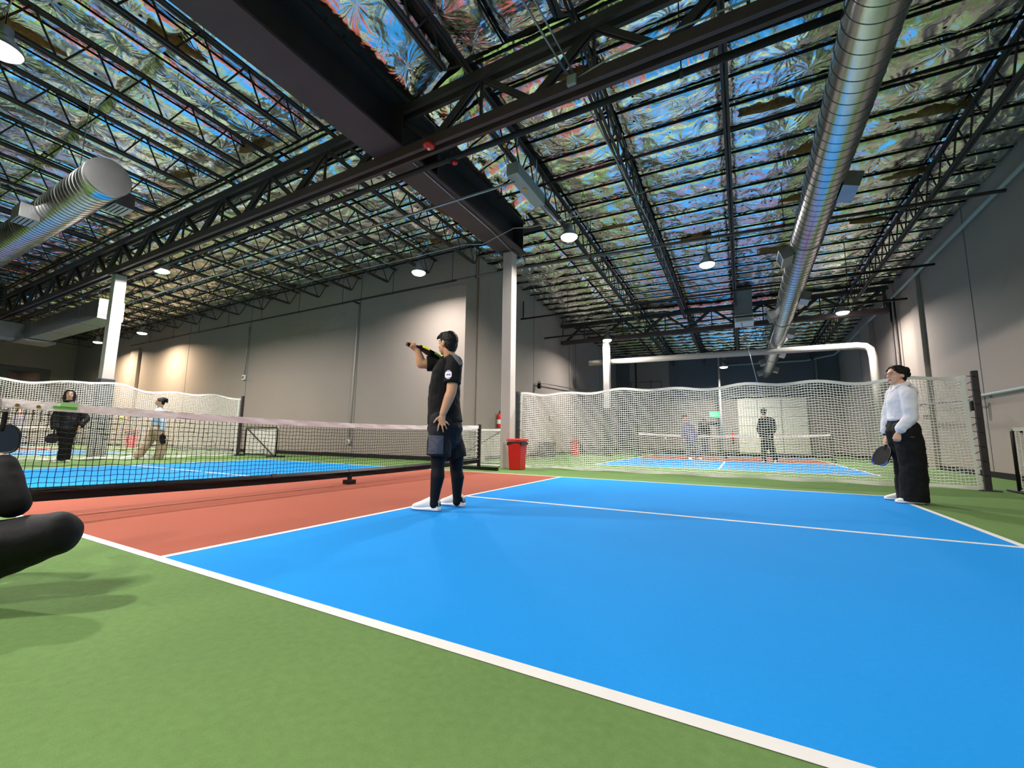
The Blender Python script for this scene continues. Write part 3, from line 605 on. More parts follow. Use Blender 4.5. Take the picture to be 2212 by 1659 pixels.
t = thing('fire_extinguisher', 'red fire extinguisher hung on the grey inner wall', 'fire extinguisher', (-1.74,10.45,1.0))
MB().lathe([(.001,0),(.07,0),(.075,.02),(.075,.36),(.06,.42),(.025,.45),(.02,.47),(.001,.47)], (-1.74,10.45,1.0), 20).build('cylinder', M['red_p'], t, True)
MB().lathe([(.0765,.12),(.0765,.26)], (-1.74,10.45,1.0), 20, cap=False).build('label_band', M['white'], t)
MB().bar((-1.74,10.45,1.48),(-1.68,10.38,1.53),.025,.02).bar((-1.74,10.45,1.48),(-1.70,10.36,1.48),.025,.015).build('handle', M['black'], t)
MB().tube([(-1.74,10.45,1.47),(-1.70,10.56,1.45),(-1.68,10.56,1.3),(-1.68,10.55,1.05)], .013, 8).build('hose', M['black'], t)
def extinguisher_far(x, y, label):
    t = thing('fire_extinguisher', label, 'fire extinguisher', (x,y,.7))
    MB().lathe([(.001,0),(.07,0),(.075,.02),(.075,.36),(.06,.42),(.02,.46),(.001,.46)], (x,y,.7), 14).build('cylinder', M['red_p'], t, True)
    MB().bar((x,y,1.17),(x,y-.08,1.22),.025,.02).build('handle', M['black'], t)
extinguisher_far(4.6,25.38,'red fire extinguisher on the far wall beside the roll-up door')
# exit sign and dark door on the far wall
d1 = thing('door_1', 'dark door below the green exit sign', 'door', (3.4,YF,0)); d1['kind'] = 'structure'; del d1['category']
MB().box((3.0,YF-.05,0),(3.95,YF,2.08)).build('door_leaf', M['wall'], d1, bevel=.01)
MB().box((2.9,YF-.10,1.55),(4.0,YF-.05,1.72)).build('dark_bar', M['blackm'], d1)
MB().box((3.05,YF-.07,.95),(3.2,YF-.05,1.0)).build('door_handle', M['galv'], d1)
t = thing('exit_sign', 'green lit exit sign on the far wall', 'exit sign', (3.75,25.4,2.1))
MB().box((3.48,25.36,1.98),(4.02,25.46,2.32)).build('case', M['white'], t, bevel=.01)
MB().box((3.51,25.35,2.01),(3.99,25.361,2.29)).build('face', M['exit'], t)
ex = MB()
def strokes(mb, segs, ox, oz, s, y, w=.018):
    for (a, b) in segs: mb.bar((ox+a[0]*s,y,oz+a[1]*s),(ox+b[0]*s,y,oz+b[1]*s),w,.006,(0,1,0))
GL = {'E':[((0,0),(0,1)),((0,0),(.6,0)),((0,.5),(.5,.5)),((0,1),(.6,1))],'X':[((0,0),(.6,1)),((0,1),(.6,0))],'I':[((.3,0),(.3,1))],'T':[((.3,0),(.3,1)),((0,1),(.6,1))]}
for k, ch in enumerate('EXIT'): strokes(ex, GL[ch], 3.56+k*.105, 2.07, .15, 25.345)
ex.build('lettering', M['white'], t)
# dark high window in the left wall
wn1 = thing('window_1', 'dark framed window high in the end wall', 'window', (XL,6.6,2.8)); wn1['kind'] = 'structure'; del wn1['category']
MB().box((XL,5.5,2.6),(XL+.06,7.6,4.35)).build('window_frame', M['wall_dark'], wn1, bevel=.02)
MB().box((XL+.05,5.95,2.7),(XL+.075,7.2,4.1)).build('pane', M['darkglass'], wn1)
# bins and boxes
def bin_(x, y, label, s=1., liner=True):
    t = thing('waste_bin', label, 'bin', (x,y,0))
    a, b, h = .135*s, .16*s, .62*s
    MB().add([(x-a,y-a,0),(x+a,y-a,0),(x+a,y+a,0),(x-a,y+a,0),(x-b,y-b,h),(x+b,y-b,h),(x+b,y+b,h),(x-b,y+b,h)],[(3,2,1,0),(4,5,6,7),(0,1,5,4),(1,2,6,5),(2,3,7,6),(3,0,4,7)]).build('body', M['red_p'], t, bevel=.015)
    if liner: MB().grid(24,2,lambda u,v:(x+(b+.012)*max(-1,min(1,1.42*math.cos(2*math.pi*u+.785))), y+(b+.012)*max(-1,min(1,1.42*math.sin(2*math.pi*u+.785))), h-.02-v*(.05+.03*math.sin(u*17)))).build('liner', M['bag'], t, True)
    h2 = h+.005
    MB().add([(x-b-.03,y-b-.03,h2),(x+b+.03,y-b-.03,h2),(x+b+.03,y+b+.03,h2),(x-b-.03,y+b+.03,h2),(x-b-.02,y-b-.02,h2+.05),(x+b+.02,y-b-.02,h2+.05),(x+b+.02,y+b+.02,h2+.05),(x-b-.02,y+b+.02,h2+.05)],[(3,2,1,0),(4,5,6,7),(0,1,5,4),(1,2,6,5),(2,3,7,6),(3,0,4,7)]).build('lid', M['red_p'], t, bevel=.015)
bin_(.66,7.13,'red swing-lid waste bin with black liner at the foot of the column')
bin_(-1.0,15.4,'red waste bin by the inner wall, seen through the divider',.95)
bin_(-20.2,7.9,'red waste bin beyond the second divider at the grey back wall',1.2)
for (x, y, sx, sz, m, lab) in ((-1.45,13.6,.5,.5,'pad','dark green storage box on the floor by the inner wall'),(-1.3,16.6,.35,.42,'blackm','small black box on the floor beside the far red bin'),(-1.0,17.6,.4,.4,'galvd','grey box on the floor past the far red bin')):
    t = thing('storage_box', lab, 'box', (x,y,0)); MB().box((x-sx/2,y-sx/2,0),(x+sx/2,y+sx/2,sz)).build('body', M[m], t, bevel=.02)
    MB().box((x-sx/2-.015,y-sx/2-.015,sz),(x+sx/2+.015,y+sx/2+.015,sz+.04)).build('lid', M[m], t, bevel=.01)

# ------------------------------------------------------------------ nets
def cords(fn, nu, nv, r, sub=2, n=3, wob=.25):
    """real cords of a square-mesh net: fn(u,v)->point, u,v in cells"""
    mb = MB()
    rr = random.Random(nu*31+nv)
    W = {}
    def pt(i, j):
        if (i,j) not in W: W[(i,j)] = fn(i+rr.uniform(-.06,.06), j+wob*.3*math.sin(i*1.1+j*.7)+rr.uniform(-.05,.05))
        return W[(i,j)]
    for j in range(nv+1): mb.tube([pt(i,j) for i in range(nu+1)], r, n, cap=False)
    for i in range(nu+1): mb.tube([pt(i,j) for j in range(nv+1)], r, n, cap=False)
    return mb
def band(fn, s0, s1, z0, z1, n, th=.004, amp=.006, seed=0):
    mb = MB(); rr = random.Random(seed)
    ph = [rr.uniform(0,6) for _ in range(4)]
    def f(side): return lambda u, v: fn(s0+(s1-s0)*u, side*(th+amp*(math.sin(u*n*.9+ph[0])+.6*math.sin(u*n*2.3+ph[1]+v*4))*(.3+.7*v)), (z0(s0+(s1-s0)*u) if callable(z0) else z0)*(1-v)+(z1(s0+(s1-s0)*u) if callable(z1) else z1)*v+amp*.6*math.sin(u*n*1.3+ph[2]+v*3)*v*(1-v)*2)
    mb.grid(n*3, 5, f(1)); mb.grid(n*3, 5, f(-1)); return mb
def court_net(name_loc, fn, S0, S1, label, r=.0028, detail=True, cell=.045):
    t = thing('court_net', label, 'net', fn(S0,0,0))
    mid = (S0+S1)/2; hl = (S1-S0)/2
    zt = lambda s: .875+.075*((s-mid)/hl)**2
    zb = lambda s: .175+.045*((s-mid)/hl)**2
    nu = int((S1-S0)/cell); nv = int(.66/cell)
    def nf(i, j):
        s = S0+.05+(S1-S0-.1)*i/nu; v = j/nv
        return fn(s, .004*math.sin(i*.5+j*.9), zb(s)+.02+(zt(s)-.06-zb(s)-.02)*v)
    cords(nf, nu, nv, r).build('netting', M['netb'], t)
    band(fn, S0+.03, S1-.03, lambda s: zt(s)-.07, zt, int((S1-S0)*6), .006, .005).build('top_tape', M['tape'], t, True)
    MB().tube([fn(S0+(S1-S0)*k/24,0,zb(S0+(S1-S0)*k/24)) for k in range(25)], .036, 4).build('base_bar', M['black'], t)
    band(fn, S0+.06, S1-.06, lambda s: zb(s)-.075, lambda s: zb(s)-.02, int((S1-S0)*5), .02, .008, 3).build('bottom_band', M['blackm'], t, True)
    for k in range(1,6):
        s = S0+(S1-S0)*k/6; MB().tube([fn(s-.035,0,zb(s-.035)),fn(s+.035,0,zb(s+.035))], .042, 4).build('bar_joint', M['black'], t)
    for s in (S0,S1):
        MB().bar(fn(s,0,.02),fn(s,0,.97),.06,.06).build('post', M['black'], t, bevel=.006)
        f_ = MB().bar(fn(s,-.48,.035),fn(s,.48,.035),.07,.07).build('post_foot', M['black'], t, bevel=.006)
    MB().bar(fn(mid,0,.05),fn(mid,0,zb(mid)),.05,.04).build('centre_stem', M['black'], t)
    MB().cbox(fn(mid,0,.032),(.13,.13,.062)).build('centre_foot', M['black'], t, bevel=.004)
    return t, zt
N1 = lambda s, n, z: (n, s, z)
cn, zt1 = court_net('', N1, -.27, 6.6, 'black mesh court net with white tape stretched across the near court')
for s in (-.135,-.02):
    MB().lathe([(.006,-.012),(.013,-.012),(.013,.012),(.006,.012)], (0,s,zt1(s)-.045), 14, axis=(1,0,0)).build('grommet', M['brass'], cn)
c_ = MB().bar((.022,.06,.897),(.022,.205,.891),.022,.008,(1,0,0)).build('score_clip', M['clipd'], cn)
MB().bar((.026,.10,.924),(.026,.20,.920),.036,.004,(1,0,0)).build('clip_face', M['clipg'], c_)
for k in range(7):
    z = .3+k*.085; MB().tube([(0,6.56,z),(0,6.5,z+.02),(0,6.46,z)], .006, 5).build('lacing', M['white'], cn)
court_net('', lambda s, n, z: (s, 16.95+n, z), 1.2, 7.75, 'white-taped net of the far court behind the divider', .0035, cell=.09)
court_net('', lambda s, n, z: (-20+n, s-.6, z), -.27, 6.4, 'white-taped net of the next court beyond the padded column', .0035, cell=.09)

def divider(fn, S0, S1, H, label, r=.0054, cell=.045, posts=(True,True), seed=1, hem=.05, knots=None):
    t = thing('net_divider', label, 'net divider', fn((S0+S1)/2,0,0))
    L = S1-S0; rr = random.Random(seed)
    zt = lambda s: H+.028*math.sin((s-S0)*2*math.pi/1.15+seed)+.02*math.sin((s-S0)*2.3+seed*2)+(knots(s) if knots else 0)
    nb = lambda s, z: .045*math.sin(s*3.1+seed)*math.sin(min(1,z/H)*2.2)+.03*math.sin(s*6.1+z*2)
    nu = int(L/cell); nv = int(H/cell)
    # the side hems pull in between the lacings near the post
    def inset(z, e): return .02+.10*math.sin(math.pi*min(1,z/H))**2*0+.05*(z/H)*(1 if e else .3)
    def nf(i, j):
        u = i/nu; v = j/nv; 
        s = S0+L*u; z = .05+(zt(s)-.09)*v
        a, b = S0+inset(z,0), S1-inset(z,1); s = a+(b-a)*u
        return fn(s, nb(s,z), z)
    cords(nf, nu, nv, r, wob=.5).build('netting', M['netw'], t)
    N = int(L*8)
    for nm, z0, z1 in (('top_hem', lambda s: zt(s)-.055, lambda s: zt(s)),('bottom_hem', lambda s: .012+.012*math.sin(s*5+seed), lambda s: .07)):
        mb = MB()
        for sd in (-1,1): mb.grid(N,2,lambda u,v:(lambda s: fn(s, nb(s,z1(s))+sd*.004+.006*math.sin(s*19+v*2), z0(s)*(1-v)+z1(s)*v))(S0+.04+(L-.08)*u))
        mb.build(nm, M['netw'], t, True)
    for e, s in ((0,S0),(1,S1)):
        if posts[e]:
            sg = 1 if e else -1
            MB().bar(fn(s+sg*.04,0,0.0),fn(s+sg*.04,0,H+.06),.075,.075,fn(1,0,0) if abs(fn(1,0,0)[2])<.1 else (1,0,0)).build('post', M['pad'] if e == 0 else M['steel'], t, bevel=.006)
            MB().cbox(fn(s+sg*.04,0,.008),(.22,.22,.012)).build('base_plate', M['steel'], t)
            hm = MB()
            for sd in (-1,1): hm.grid(2,24,lambda u,v: fn((s-sg*(inset(v*H,e)+.05*(1-u)))+.0, sd*.005+nb(s,v*H)*.3, v*(zt(s)-.02)))
            hm.build('side_hem', M['netw'], t, True)
            for k in range(8):
                z = .12+k*(H-.15)/7.5; MB().tube([fn(s-sg*.05,.0,z),fn(s+sg*.04,.045,z+.05),fn(s+sg*.085,0,z+.07),fn(s+sg*.04,-.045,z+.1),fn(s-sg*.05,0,z+.12)], .005, 5).build('lacing', M['black'], t)
    return t
divider(lambda s, n, z: (s, 7.78+n, z), .36, 8.16, 1.74, 'white mesh net divider between the near court and the far court', seed=1)
divider(lambda s, n, z: (-9.6+n, s, z), -5.0, 6.86, 1.90, 'white mesh net divider behind the players across the net', r=.0042, seed=4, posts=(True,True), knots=lambda s: .1*math.exp(-((s-3.4)/.6)**2))
def barrier(fn, L, H, label, netm='netw', diag=1):
    t = thing('low_barrier', label, 'barrier', fn(L/2,0,0))
    q = [(.03,0,.03),(.03,0,H-.06),(.07,0,H-.02),(L-.07,0,H-.02),(L-.03,0,H-.06),(L-.03,0,.03)]
    MB().tube([fn(*p) for p in q], .022, 8).build('frame', M['black'], t, True)
    MB().tube([fn(.03,0,.06),fn(L-.03,0,.06)], .022, 8).build('bottom_rail', M['black'], t)
    a, b = ((.1,H-.03),(L-.15,.06)) if diag > 0 else ((.1,.06),(L-.15,H-.03))
    MB().tube([fn(a[0],.02,a[1]),fn(b[0],.02,b[1])], .018, 8).build('brace', M['black'], t)
    nu, nv = int(L/.045), int(H/.045)
    cords(lambda i, j: fn(.05+(L-.1)*i/nu, -.03+.008*math.sin(i*.4), .04+(H-.08)*j/nv), nu, nv, .0052).build('netting', M['netw'], t)
    for nm, z0, z1 in (('top_hem',H-.05,H),('bottom_hem',.01,.05)):
        mb = MB()
        for sd in (-1,1): mb.grid(int(L*8),1,lambda u,v: fn(.03+(L-.06)*u, -.03+sd*.006+.004*math.sin(u*L*14), z0+(z1-z0)*v))
        mb.build(nm, M['netw'], t, True)
    for x_ in (.03,L-.03): MB().tube([fn(x_,-.3,.02),fn(x_,.3,.02)], .02, 8).build('foot', M['black'], t)
barrier(lambda s, n, z: (-9.45+s, 7.0-n, z), 1.75, .93, 'low black-framed barrier with diagonal brace at the end of the far divider', diag=1)
barrier(lambda s, n, z: (-1.75+s, 7.78+n, z), 1.8, .90, 'low white-netted barrier between the net post and the pale column', diag=-1)
barrier(lambda s, n, z: (8.42+s, 7.6+n, z), 1.1, .93, 'low white-netted barrier between the divider post and the side wall', diag=1)
def ball(x, y, z, label):
    o = tag(MB().lathe([(.001,-.037)]+[(.037*math.cos(a),.037*math.sin(a)) for a in [(-70+i*20)*math.pi/180 for i in range(8)]]+[(.001,.037)], (x,y,z), 16).build('pickleball', M['ball'], None, True), label, 'ball')
ball(*PJ['blue'][0]['ball'],'yellow ball just leaving the hand of the player in pale blue')
ball(2.6,15.0,.74,'yellow ball in flight over the far court')

# ------------------------------------------------------------------ people
V = Vector
M['skin'] = mat('skin', (205,152,118), .5, noise=[(9,.05)], spec=.35)
M['skin2'] = mat('skin_light', (222,174,146), .5, noise=[(9,.04)], spec=.35)
M['hair'] = mat('black_hair', (14,12,11), .5, bump=[(90,.5),(30,.4)], spec=.3)
M['hairb'] = mat('dark_brown_hair', (38,24,20), .4, bump=[(90,.6)])
M['tee'] = mat('black_jersey', (17,17,19), .8, noise=[(6,.2)], bump=[(9,.7),(260,.15)], spec=.25)
M['short'] = mat('navy_black_shorts', (20,21,27), .75, bump=[(10,.5)], spec=.25)
M['panel'] = mat('slate_shorts_panel', (58,63,78), .6, bump=[(24,.5)])
M['legging'] = mat('black_leggings', (9,9,13), .7, bump=[(20,.2)], spec=.25)
M['shoe'] = mat('white_shoe_mesh', (228,226,222), .6, bump=[(200,.2)])
M['sole'] = mat('white_rubber', (240,238,236), .5)
M['strap'] = mat('grey_strap', (110,114,118), .5)
M['hoodie'] = mat('pale_grey_fleece', (222,220,226), .85, bump=[(7,.7),(200,.15)], spec=.2)
M['pants'] = mat('black_wide_trousers', (13,13,15), .8, bump=[(5,.8)], spec=.25)
M['blueknit'] = mat('pale_blue_knit', (196,212,236), .85, bump=[(12,.4)], spec=.2)
M['khaki'] = mat('beige_trousers', (178,154,134), .85, bump=[(7,.6)], spec=.2)
M['coat'] = mat('black_puffer', (15,15,17), .55, bump=[(8,.9)], spec=.35)
M['purple'] = mat('purple_grey_top', (104,92,128), .8, bump=[(9,.4)])
M['jean'] = mat('grey_blue_jeans', (84,92,112), .85, bump=[(9,.4)])
M['pad_face'] = mat('paddle_face', (15,17,20), .6, spec=.2)
M['pad_navy'] = mat('navy_paddle_face', (18,26,52), .35)
M['pad_blue'] = mat('blue_edge', (40,84,190), .4)
M['pad_yel'] = mat('yellow_paddle_edge', (226,228,40), .4)
M['pad_grn'] = mat('green_paddle_edge', (92,186,40), .4)
M['emb_w'] = mat('white_emblem', (236,234,246), .6)
M['emb_p'] = mat('violet_emblem', (140,104,190), .6)
M['lip'] = mat('lips', (176,96,88), .45)
M['eye'] = mat('eye_dark', (22,16,14), .2)
M['eyew'] = mat('eye_white', (235,232,228), .3)
M['wire'] = mat('thin_glasses_frame', (150,130,118), .3, metal=.8)

def ortho(d, side):
    d = d.normalized(); x = side-d*side.dot(d)
    if x.length < 1e-4: x = V((1,0,0))-d*d.x
    x.normalize(); return x, d.cross(x)
def sweep(mb, pts, rad, side=(0,0,1), n=14, round_=(True,True)):
    """closed tapered limb through pts; rad: (along side, across)"""
    pts = [V(p) for p in pts]; side = V(side); rad = [r if isinstance(r, (tuple, list)) else (r,r) for r in rad]
    rings = []
    N = len(pts)
    def ring(c, a, b, x, y): return [c+x*a*math.cos(2*math.pi*k/n)+y*b*math.sin(2*math.pi*k/n) for k in range(n)]
    frames = []
    for i in range(N):
        d = (pts[min(i+1,N-1)]-pts[max(i-1,0)]); frames.append((d.normalized(),)+ortho(d, side))
    d, x, y = frames[0]; a, b = rad[0]; e = min(a,b)
    if round_[0]:
        for t in (1.3,.9,.45): rings.append(ring(pts[0]-d*e*math.sin(t), a*math.cos(t), b*math.cos(t), x, y))
    for i in range(N): rings.append(ring(pts[i], rad[i][0], rad[i][1], frames[i][1], frames[i][2]))
    d, x, y = frames[-1]; a, b = rad[-1]; e = min(a,b)
    if round_[1]:
        for t in (.45,.9,1.3): rings.append(ring(pts[-1]+d*e*math.sin(t), a*math.cos(t), b*math.cos(t), x, y))
    vs = [p for r in rings for p in r]; K = len(rings)
    fs = [(i*n+k, i*n+(k+1)%n, (i+1)*n+(k+1)%n, (i+1)*n+k) for i in range(K-1) for k in range(n)]+[tuple(range(n-1,-1,-1)), tuple((K-1)*n+k for k in range(n))]
    mb.add(vs, fs)
def limb(mb, pts, rad, side, n=14, round_=(True,True)):
    """like sweep, but split with round ends wherever the path bends sharply"""
    pts = [V(p) for p in pts]; cut = [0]
    for i in range(1, len(pts)-1):
        if (pts[i]-pts[i-1]).normalized().dot((pts[i+1]-pts[i]).normalized()) < .72: cut.append(i)
    cut.append(len(pts)-1)
    for a, b in zip(cut[:-1], cut[1:]):
        sweep(mb, pts[a:b+1], rad[a:b+1], side, n, (round_[0] if a == 0 else True, round_[1] if b == len(pts)-1 else True))
def ell(mb, c, r, F, L, n=16):
    c = V(c); U = F.cross(L); vs = []; K = 9
    for i in range(1,K):
        t = -math.pi/2+math.pi*i/K
        vs += [c+F*(r[0]*math.cos(t)*math.cos(2*math.pi*k/n))+L*(r[1]*math.cos(t)*math.sin(2*math.pi*k/n))+U*(r[2]*math.sin(t)) for k in range(n)]
    fs = [(i*n+k, i*n+(k+1)%n, (i+1)*n+(k+1)%n, (i+1)*n+k) for i in range(K-2) for k in range(n)]
    vs += [c-U*r[2], c+U*r[2]]; b = (K-1)*n
    fs += [(b,(k+1)%n,k) for k in range(n)]+[(b+1,(K-2)*n+k,(K-2)*n+(k+1)%n) for k in range(n)]
    mb.add(vs, fs)
TS = bpy.data.scenes.new('workbench')
def blob(name, mb, m, parent, vox, it=4, fold=0., fs=9.):
    """join overlapping closed pieces into one continuous smooth surface"""
    me = mb.mesh(name, m, True); tmp = bpy.data.objects.new('tmp', me); TS.collection.objects.link(tmp)
    r = tmp.modifiers.new('r','REMESH'); r.mode = 'VOXEL'; r.voxel_size = vox; r.use_smooth_shade = True
    s = tmp.modifiers.new('s','SMOOTH'); s.factor = .5; s.iterations = it
    ov = bpy.context.temp_override(scene=TS, view_layer=TS.view_layers[0]); ov.__enter__(); dg = bpy.context.evaluated_depsgraph_get(); ov.__exit__(None,None,None); ev = tmp.evaluated_get(dg); new = bpy.data.meshes.new_from_object(ev)
    bpy.data.objects.remove(tmp); bpy.data.meshes.remove(me)
    new.name = name
    if not new.materials: new.materials.append(M[m] if isinstance(m, str) else m)
    if fold:
        nvv = len(new.vertices); co = np.empty(nvv*3, np.float32); no = np.empty(nvv*3, np.float32)
        new.vertices.foreach_get('co', co); new.vertices.foreach_get('normal', no); co = co.reshape(-1,3); no = no.reshape(-1,3)
        w_ = np.array([mnoise.noise(V((x*fs,y*fs,z*fs)))+.5*mnoise.noise(V((x*fs*2.2,y*fs*2.2,z*fs*2.6))) for x, y, z in co.tolist()], np.float32)
        new.vertices.foreach_set('co', (co+no*(fold*w_)[:,None]).ravel())
        new.update()
    new.polygons.foreach_set('use_smooth', [True]*len(new.polygons))
    return obj(name, new, parent)
from mathutils.bvhtree import BVHTree
def decal(name, host, m, parent, origin, ux, uy, w_, h_, dirv, nu=10, nv=10, shape=None, off=.004):
    """thin patch laid on the surface of HOST, cast along dirv"""
    me = host.data; bv = BVHTree.FromPolygons([v.co for v in me.vertices], [p.vertices for p in me.polygons])
    vs = {}; mb = MB(); fs = []
    for j in range(nv+1):
        for i in range(nu+1):
            a, b = (i/nu-.5), (j/nv-.5)
            if shape and not shape(a*2, b*2): continue
            p = origin+ux*a*w_+uy*b*h_-dirv*.6
            h = bv.ray_cast(p, dirv, 1.2)
            if h[0] is not None and (h[0]-(origin+ux*a*w_+uy*b*h_)).length < .35: vs[(i,j)] = h[0]+h[1]*off
    ids = {k: n for n, k in enumerate(vs)}
    for (i,j) in vs:
        q = [(i,j),(i+1,j),(i+1,j+1),(i,j+1)]
        if all(k in ids for k in q): fs.append(tuple(ids[k] for k in q))
    if not fs: return None
    return mb.add(list(vs.values()), fs).build(name, m, parent, True)

def hand(mb, W, D, Nn, thumb, s=1., curl=.35, spread=.06):
    D = D.normalized(); Nn = (Nn-D*Nn.dot(D)).normalized(); T = thumb-D*thumb.dot(D)-Nn*thumb.dot(Nn); T.normalize()
    sweep(mb, [W-D*.01*s, W+D*.04*s, W+D*.085*s], [(.027*s,.019*s),(.038*s,.016*s),(.038*s,.013*s)], T)
    for k, (ln, lat) in enumerate(((.070,.028),(.078,.010),(.073,-.008),(.056,-.026))):
        p = W+D*.082*s+T*lat*s; d = (D+T*spread*(1.5-k)*.6).normalized(); pts = [p]
        for ph, fr in enumerate((.45,.32,.25)):
            ang = curl*(1.0 if ph else .7)*(ph+1)
            dd = (d*math.cos(ang)+Nn*math.sin(ang)).normalized(); p = p+dd*ln*fr*s; pts.append(p)
        sweep(mb, pts, [.0092*s,.0086*s,.0080*s,.0068*s], T, 8)
    p = W+D*.022*s+T*.026*s; d = (D*(.62 if curl < .6 else .9)+T*(.66 if curl < .6 else .28)+Nn*(.32 if curl < .6 else .15)).normalized()
    sweep(mb, [p, p+d*.036*s, p+d*.036*s+(d*.7+D*.5+Nn*.2).normalized()*.032*s], [.0125*s,.0105*s,.0085*s], T, 8)
def head_parts(mb, c, F, L, s=1., jaw=1.):
    U = F.cross(L)
    q = lambda f, l, u: c+F*f*s+L*l*s+U*u*s
    ell(mb, q(-.008,0,.022), (.094*s,.076*s,.098*s), F, L)
    ell(mb, q(.028,0,-.04), (.064*s,.060*s*jaw,.070*s), F, L)
    ell(mb, q(.052,0,-.088), (.030*s,.032*s*jaw,.022*s), F, L, 12)
    for e in (-1,1): ell(mb, q(.045,e*.034,-.03), (.036*s,.026*s,.032*s), F, L, 12)       # cheeks
    sweep(mb, [q(.080,0,.022), q(.094,0,.0), q(.106,0,-.022)], [.011*s,.012*s,.016*s], L, 8)    # nose
    sweep(mb, [q(.082,-.03,.035), q(.088,0,.034), q(.082,.03,.035)], [.011*s,.012*s,.011*s], U, 8)   # brow
    sweep(mb, [q(.082,-.018,-.058), q(.090,0,-.057), q(.082,.018,-.058)], [.010*s,.012*s,.010*s], U, 8)
    for e in (-1,1): ell(mb, q(-.012,e*.078,-.008), (.022*s,.010*s,.034*s), F, L, 10)
def face_bits(parent, c, F, L, s=1., glasses=False):
    U = F.cross(L); q = lambda f, l, u: c+F*f*s+L*l*s+U*u*s
    for e in (-1,1):
        mb = MB(); ell(mb, q(.0805,e*.031,.012), (.010*s,.014*s,.007*s), F, L, 12); ey = mb.build('eye', M['eyew'], parent, True)
        mb = MB(); ell(mb, q(.0885,e*.031,.012), (.003*s,.006*s,.006*s), F, L, 10); mb.build('iris', M['eye'], ey, True)
        mb = MB(); sweep(mb, [q(.091,e*.014,.031), q(.092,e*.03,.037), q(.080,e*.05,.031)], [.003*s,.0036*s,.002*s], U, 6); mb.build('eyebrow', M['hair'], parent, True)
    mb = MB(); sweep(mb, [q(.089,-.020,-.057), q(.099,0,-.054), q(.089,.020,-.057)], [.0035*s,.005*s,.0035*s], U, 8); sweep(mb, [q(.089,-.018,-.062), q(.0985,0,-.065), q(.089,.018,-.062)], [.0035*s,.0055*s,.0035*s], U, 8); mb.build('lips', M['lip'], parent, True)
    if glasses:
        g_ = MB()
        for e in (-1,1):
            pts = [q(.099-.010*abs(math.cos(a))*0, e*.033+.024*math.cos(a), .008+.021*math.sin(a)) for a in [k*2*math.pi/18 for k in range(19)]]
            g_.tube(pts, .0016*s, 5, cap=False)
            g_.tube([q(.099,e*.057,.012), q(.03,e*.079,.014), q(-.02,e*.082,.008)], .0014*s, 5)
        g_.tube([q(.099,-.009,.012), q(.104,0,.014), q(.099,.009,.012)], .0014*s, 5)
        g_.build('glasses', M['wire'], parent, True)

def shoe(parent, heel, toe, w_=.048, h=1., m='shoe', back=None, lace=True):
    heel, toe = V(heel), V(toe); heel.z = toe.z = 0; d = (toe-heel); ln = d.length; d.normalize(); s = V((-d.y,d.x,0))
    def loft(prof, z0f, z1f, nm, mm, par):
        n = 12; vs = []; K = len(prof)
        for t, ww, hh in prof:
            c = heel+d*ln*t
            for k in range(n):
                a = 2*math.pi*k/n; x = math.cos(a); z = math.sin(a)
                zz = z0f(t)+(z1f(t,hh)-z0f(t))*(.5+.5*max(-1,min(1,z*1.25)))
                vs.append(c+s*(ww*max(-1,min(1,x*1.12)))*(1-.35*max(0,z)**2 if nm != 'sole' else 1)+V((0,0,zz)))
        fs = [(i*n+k,i*n+(k+1)%n,(i+1)*n+(k+1)%n,(i+1)*n+k) for i in range(K-1) for k in range(n)]+[tuple(range(n-1,-1,-1)), tuple((K-1)*n+k for k in range(n))]
        return MB().add(vs, fs).build(nm, M[mm], par, True)
    P = [(0,.022,.075),(.03,w_*.66,.085),(.12,w_*.76,.100),(.25,w_*.78,.108),(.36,w_*.80,.104),(.46,w_*.86,.094),(.58,w_*.98,.080),(.72,w_,.066),(.86,w_*.92,.054),(.95,w_*.68,.044),(1,.018,.034)]
    S_ = [(-.02,.02,0),(.02,w_*.72,0),(.12,w_*.84,0),(.3,w_*.82,0),(.5,w_*.9,0),(.7,w_*1.06,0),(.86,w_*.98,0),(.96,w_*.72,0),(1.015,.02,0)]
    u = loft(P, lambda t: .02, lambda t, hh: hh*h, 'shoe', m, parent)
    loft(S_, lambda t: .003+.012*max(0,t-.8), lambda t, hh: .034+.006*math.sin(t*6)+.008*(1-t), 'sole', 'sole', u)
    if back: loft([(.0,.024,.07),(.03,w_*.68,.083),(.12,w_*.78,.096),(.2,w_*.79,.07)], lambda t: .04, lambda t, hh: hh*h, 'heel_counter', back, u)
    if lace:
        for k in range(4):
            t = .40+k*.07; z = (.100-.013*k)*h+.004; c = heel+d*ln*t
            MB().tube([c+s*w_*.55+V((0,0,z-.018)), c+V((0,0,z)), c-s*w_*.55+V((0,0,z-.018))], .0028, 5).build('lace', M['white'], u)
    return u
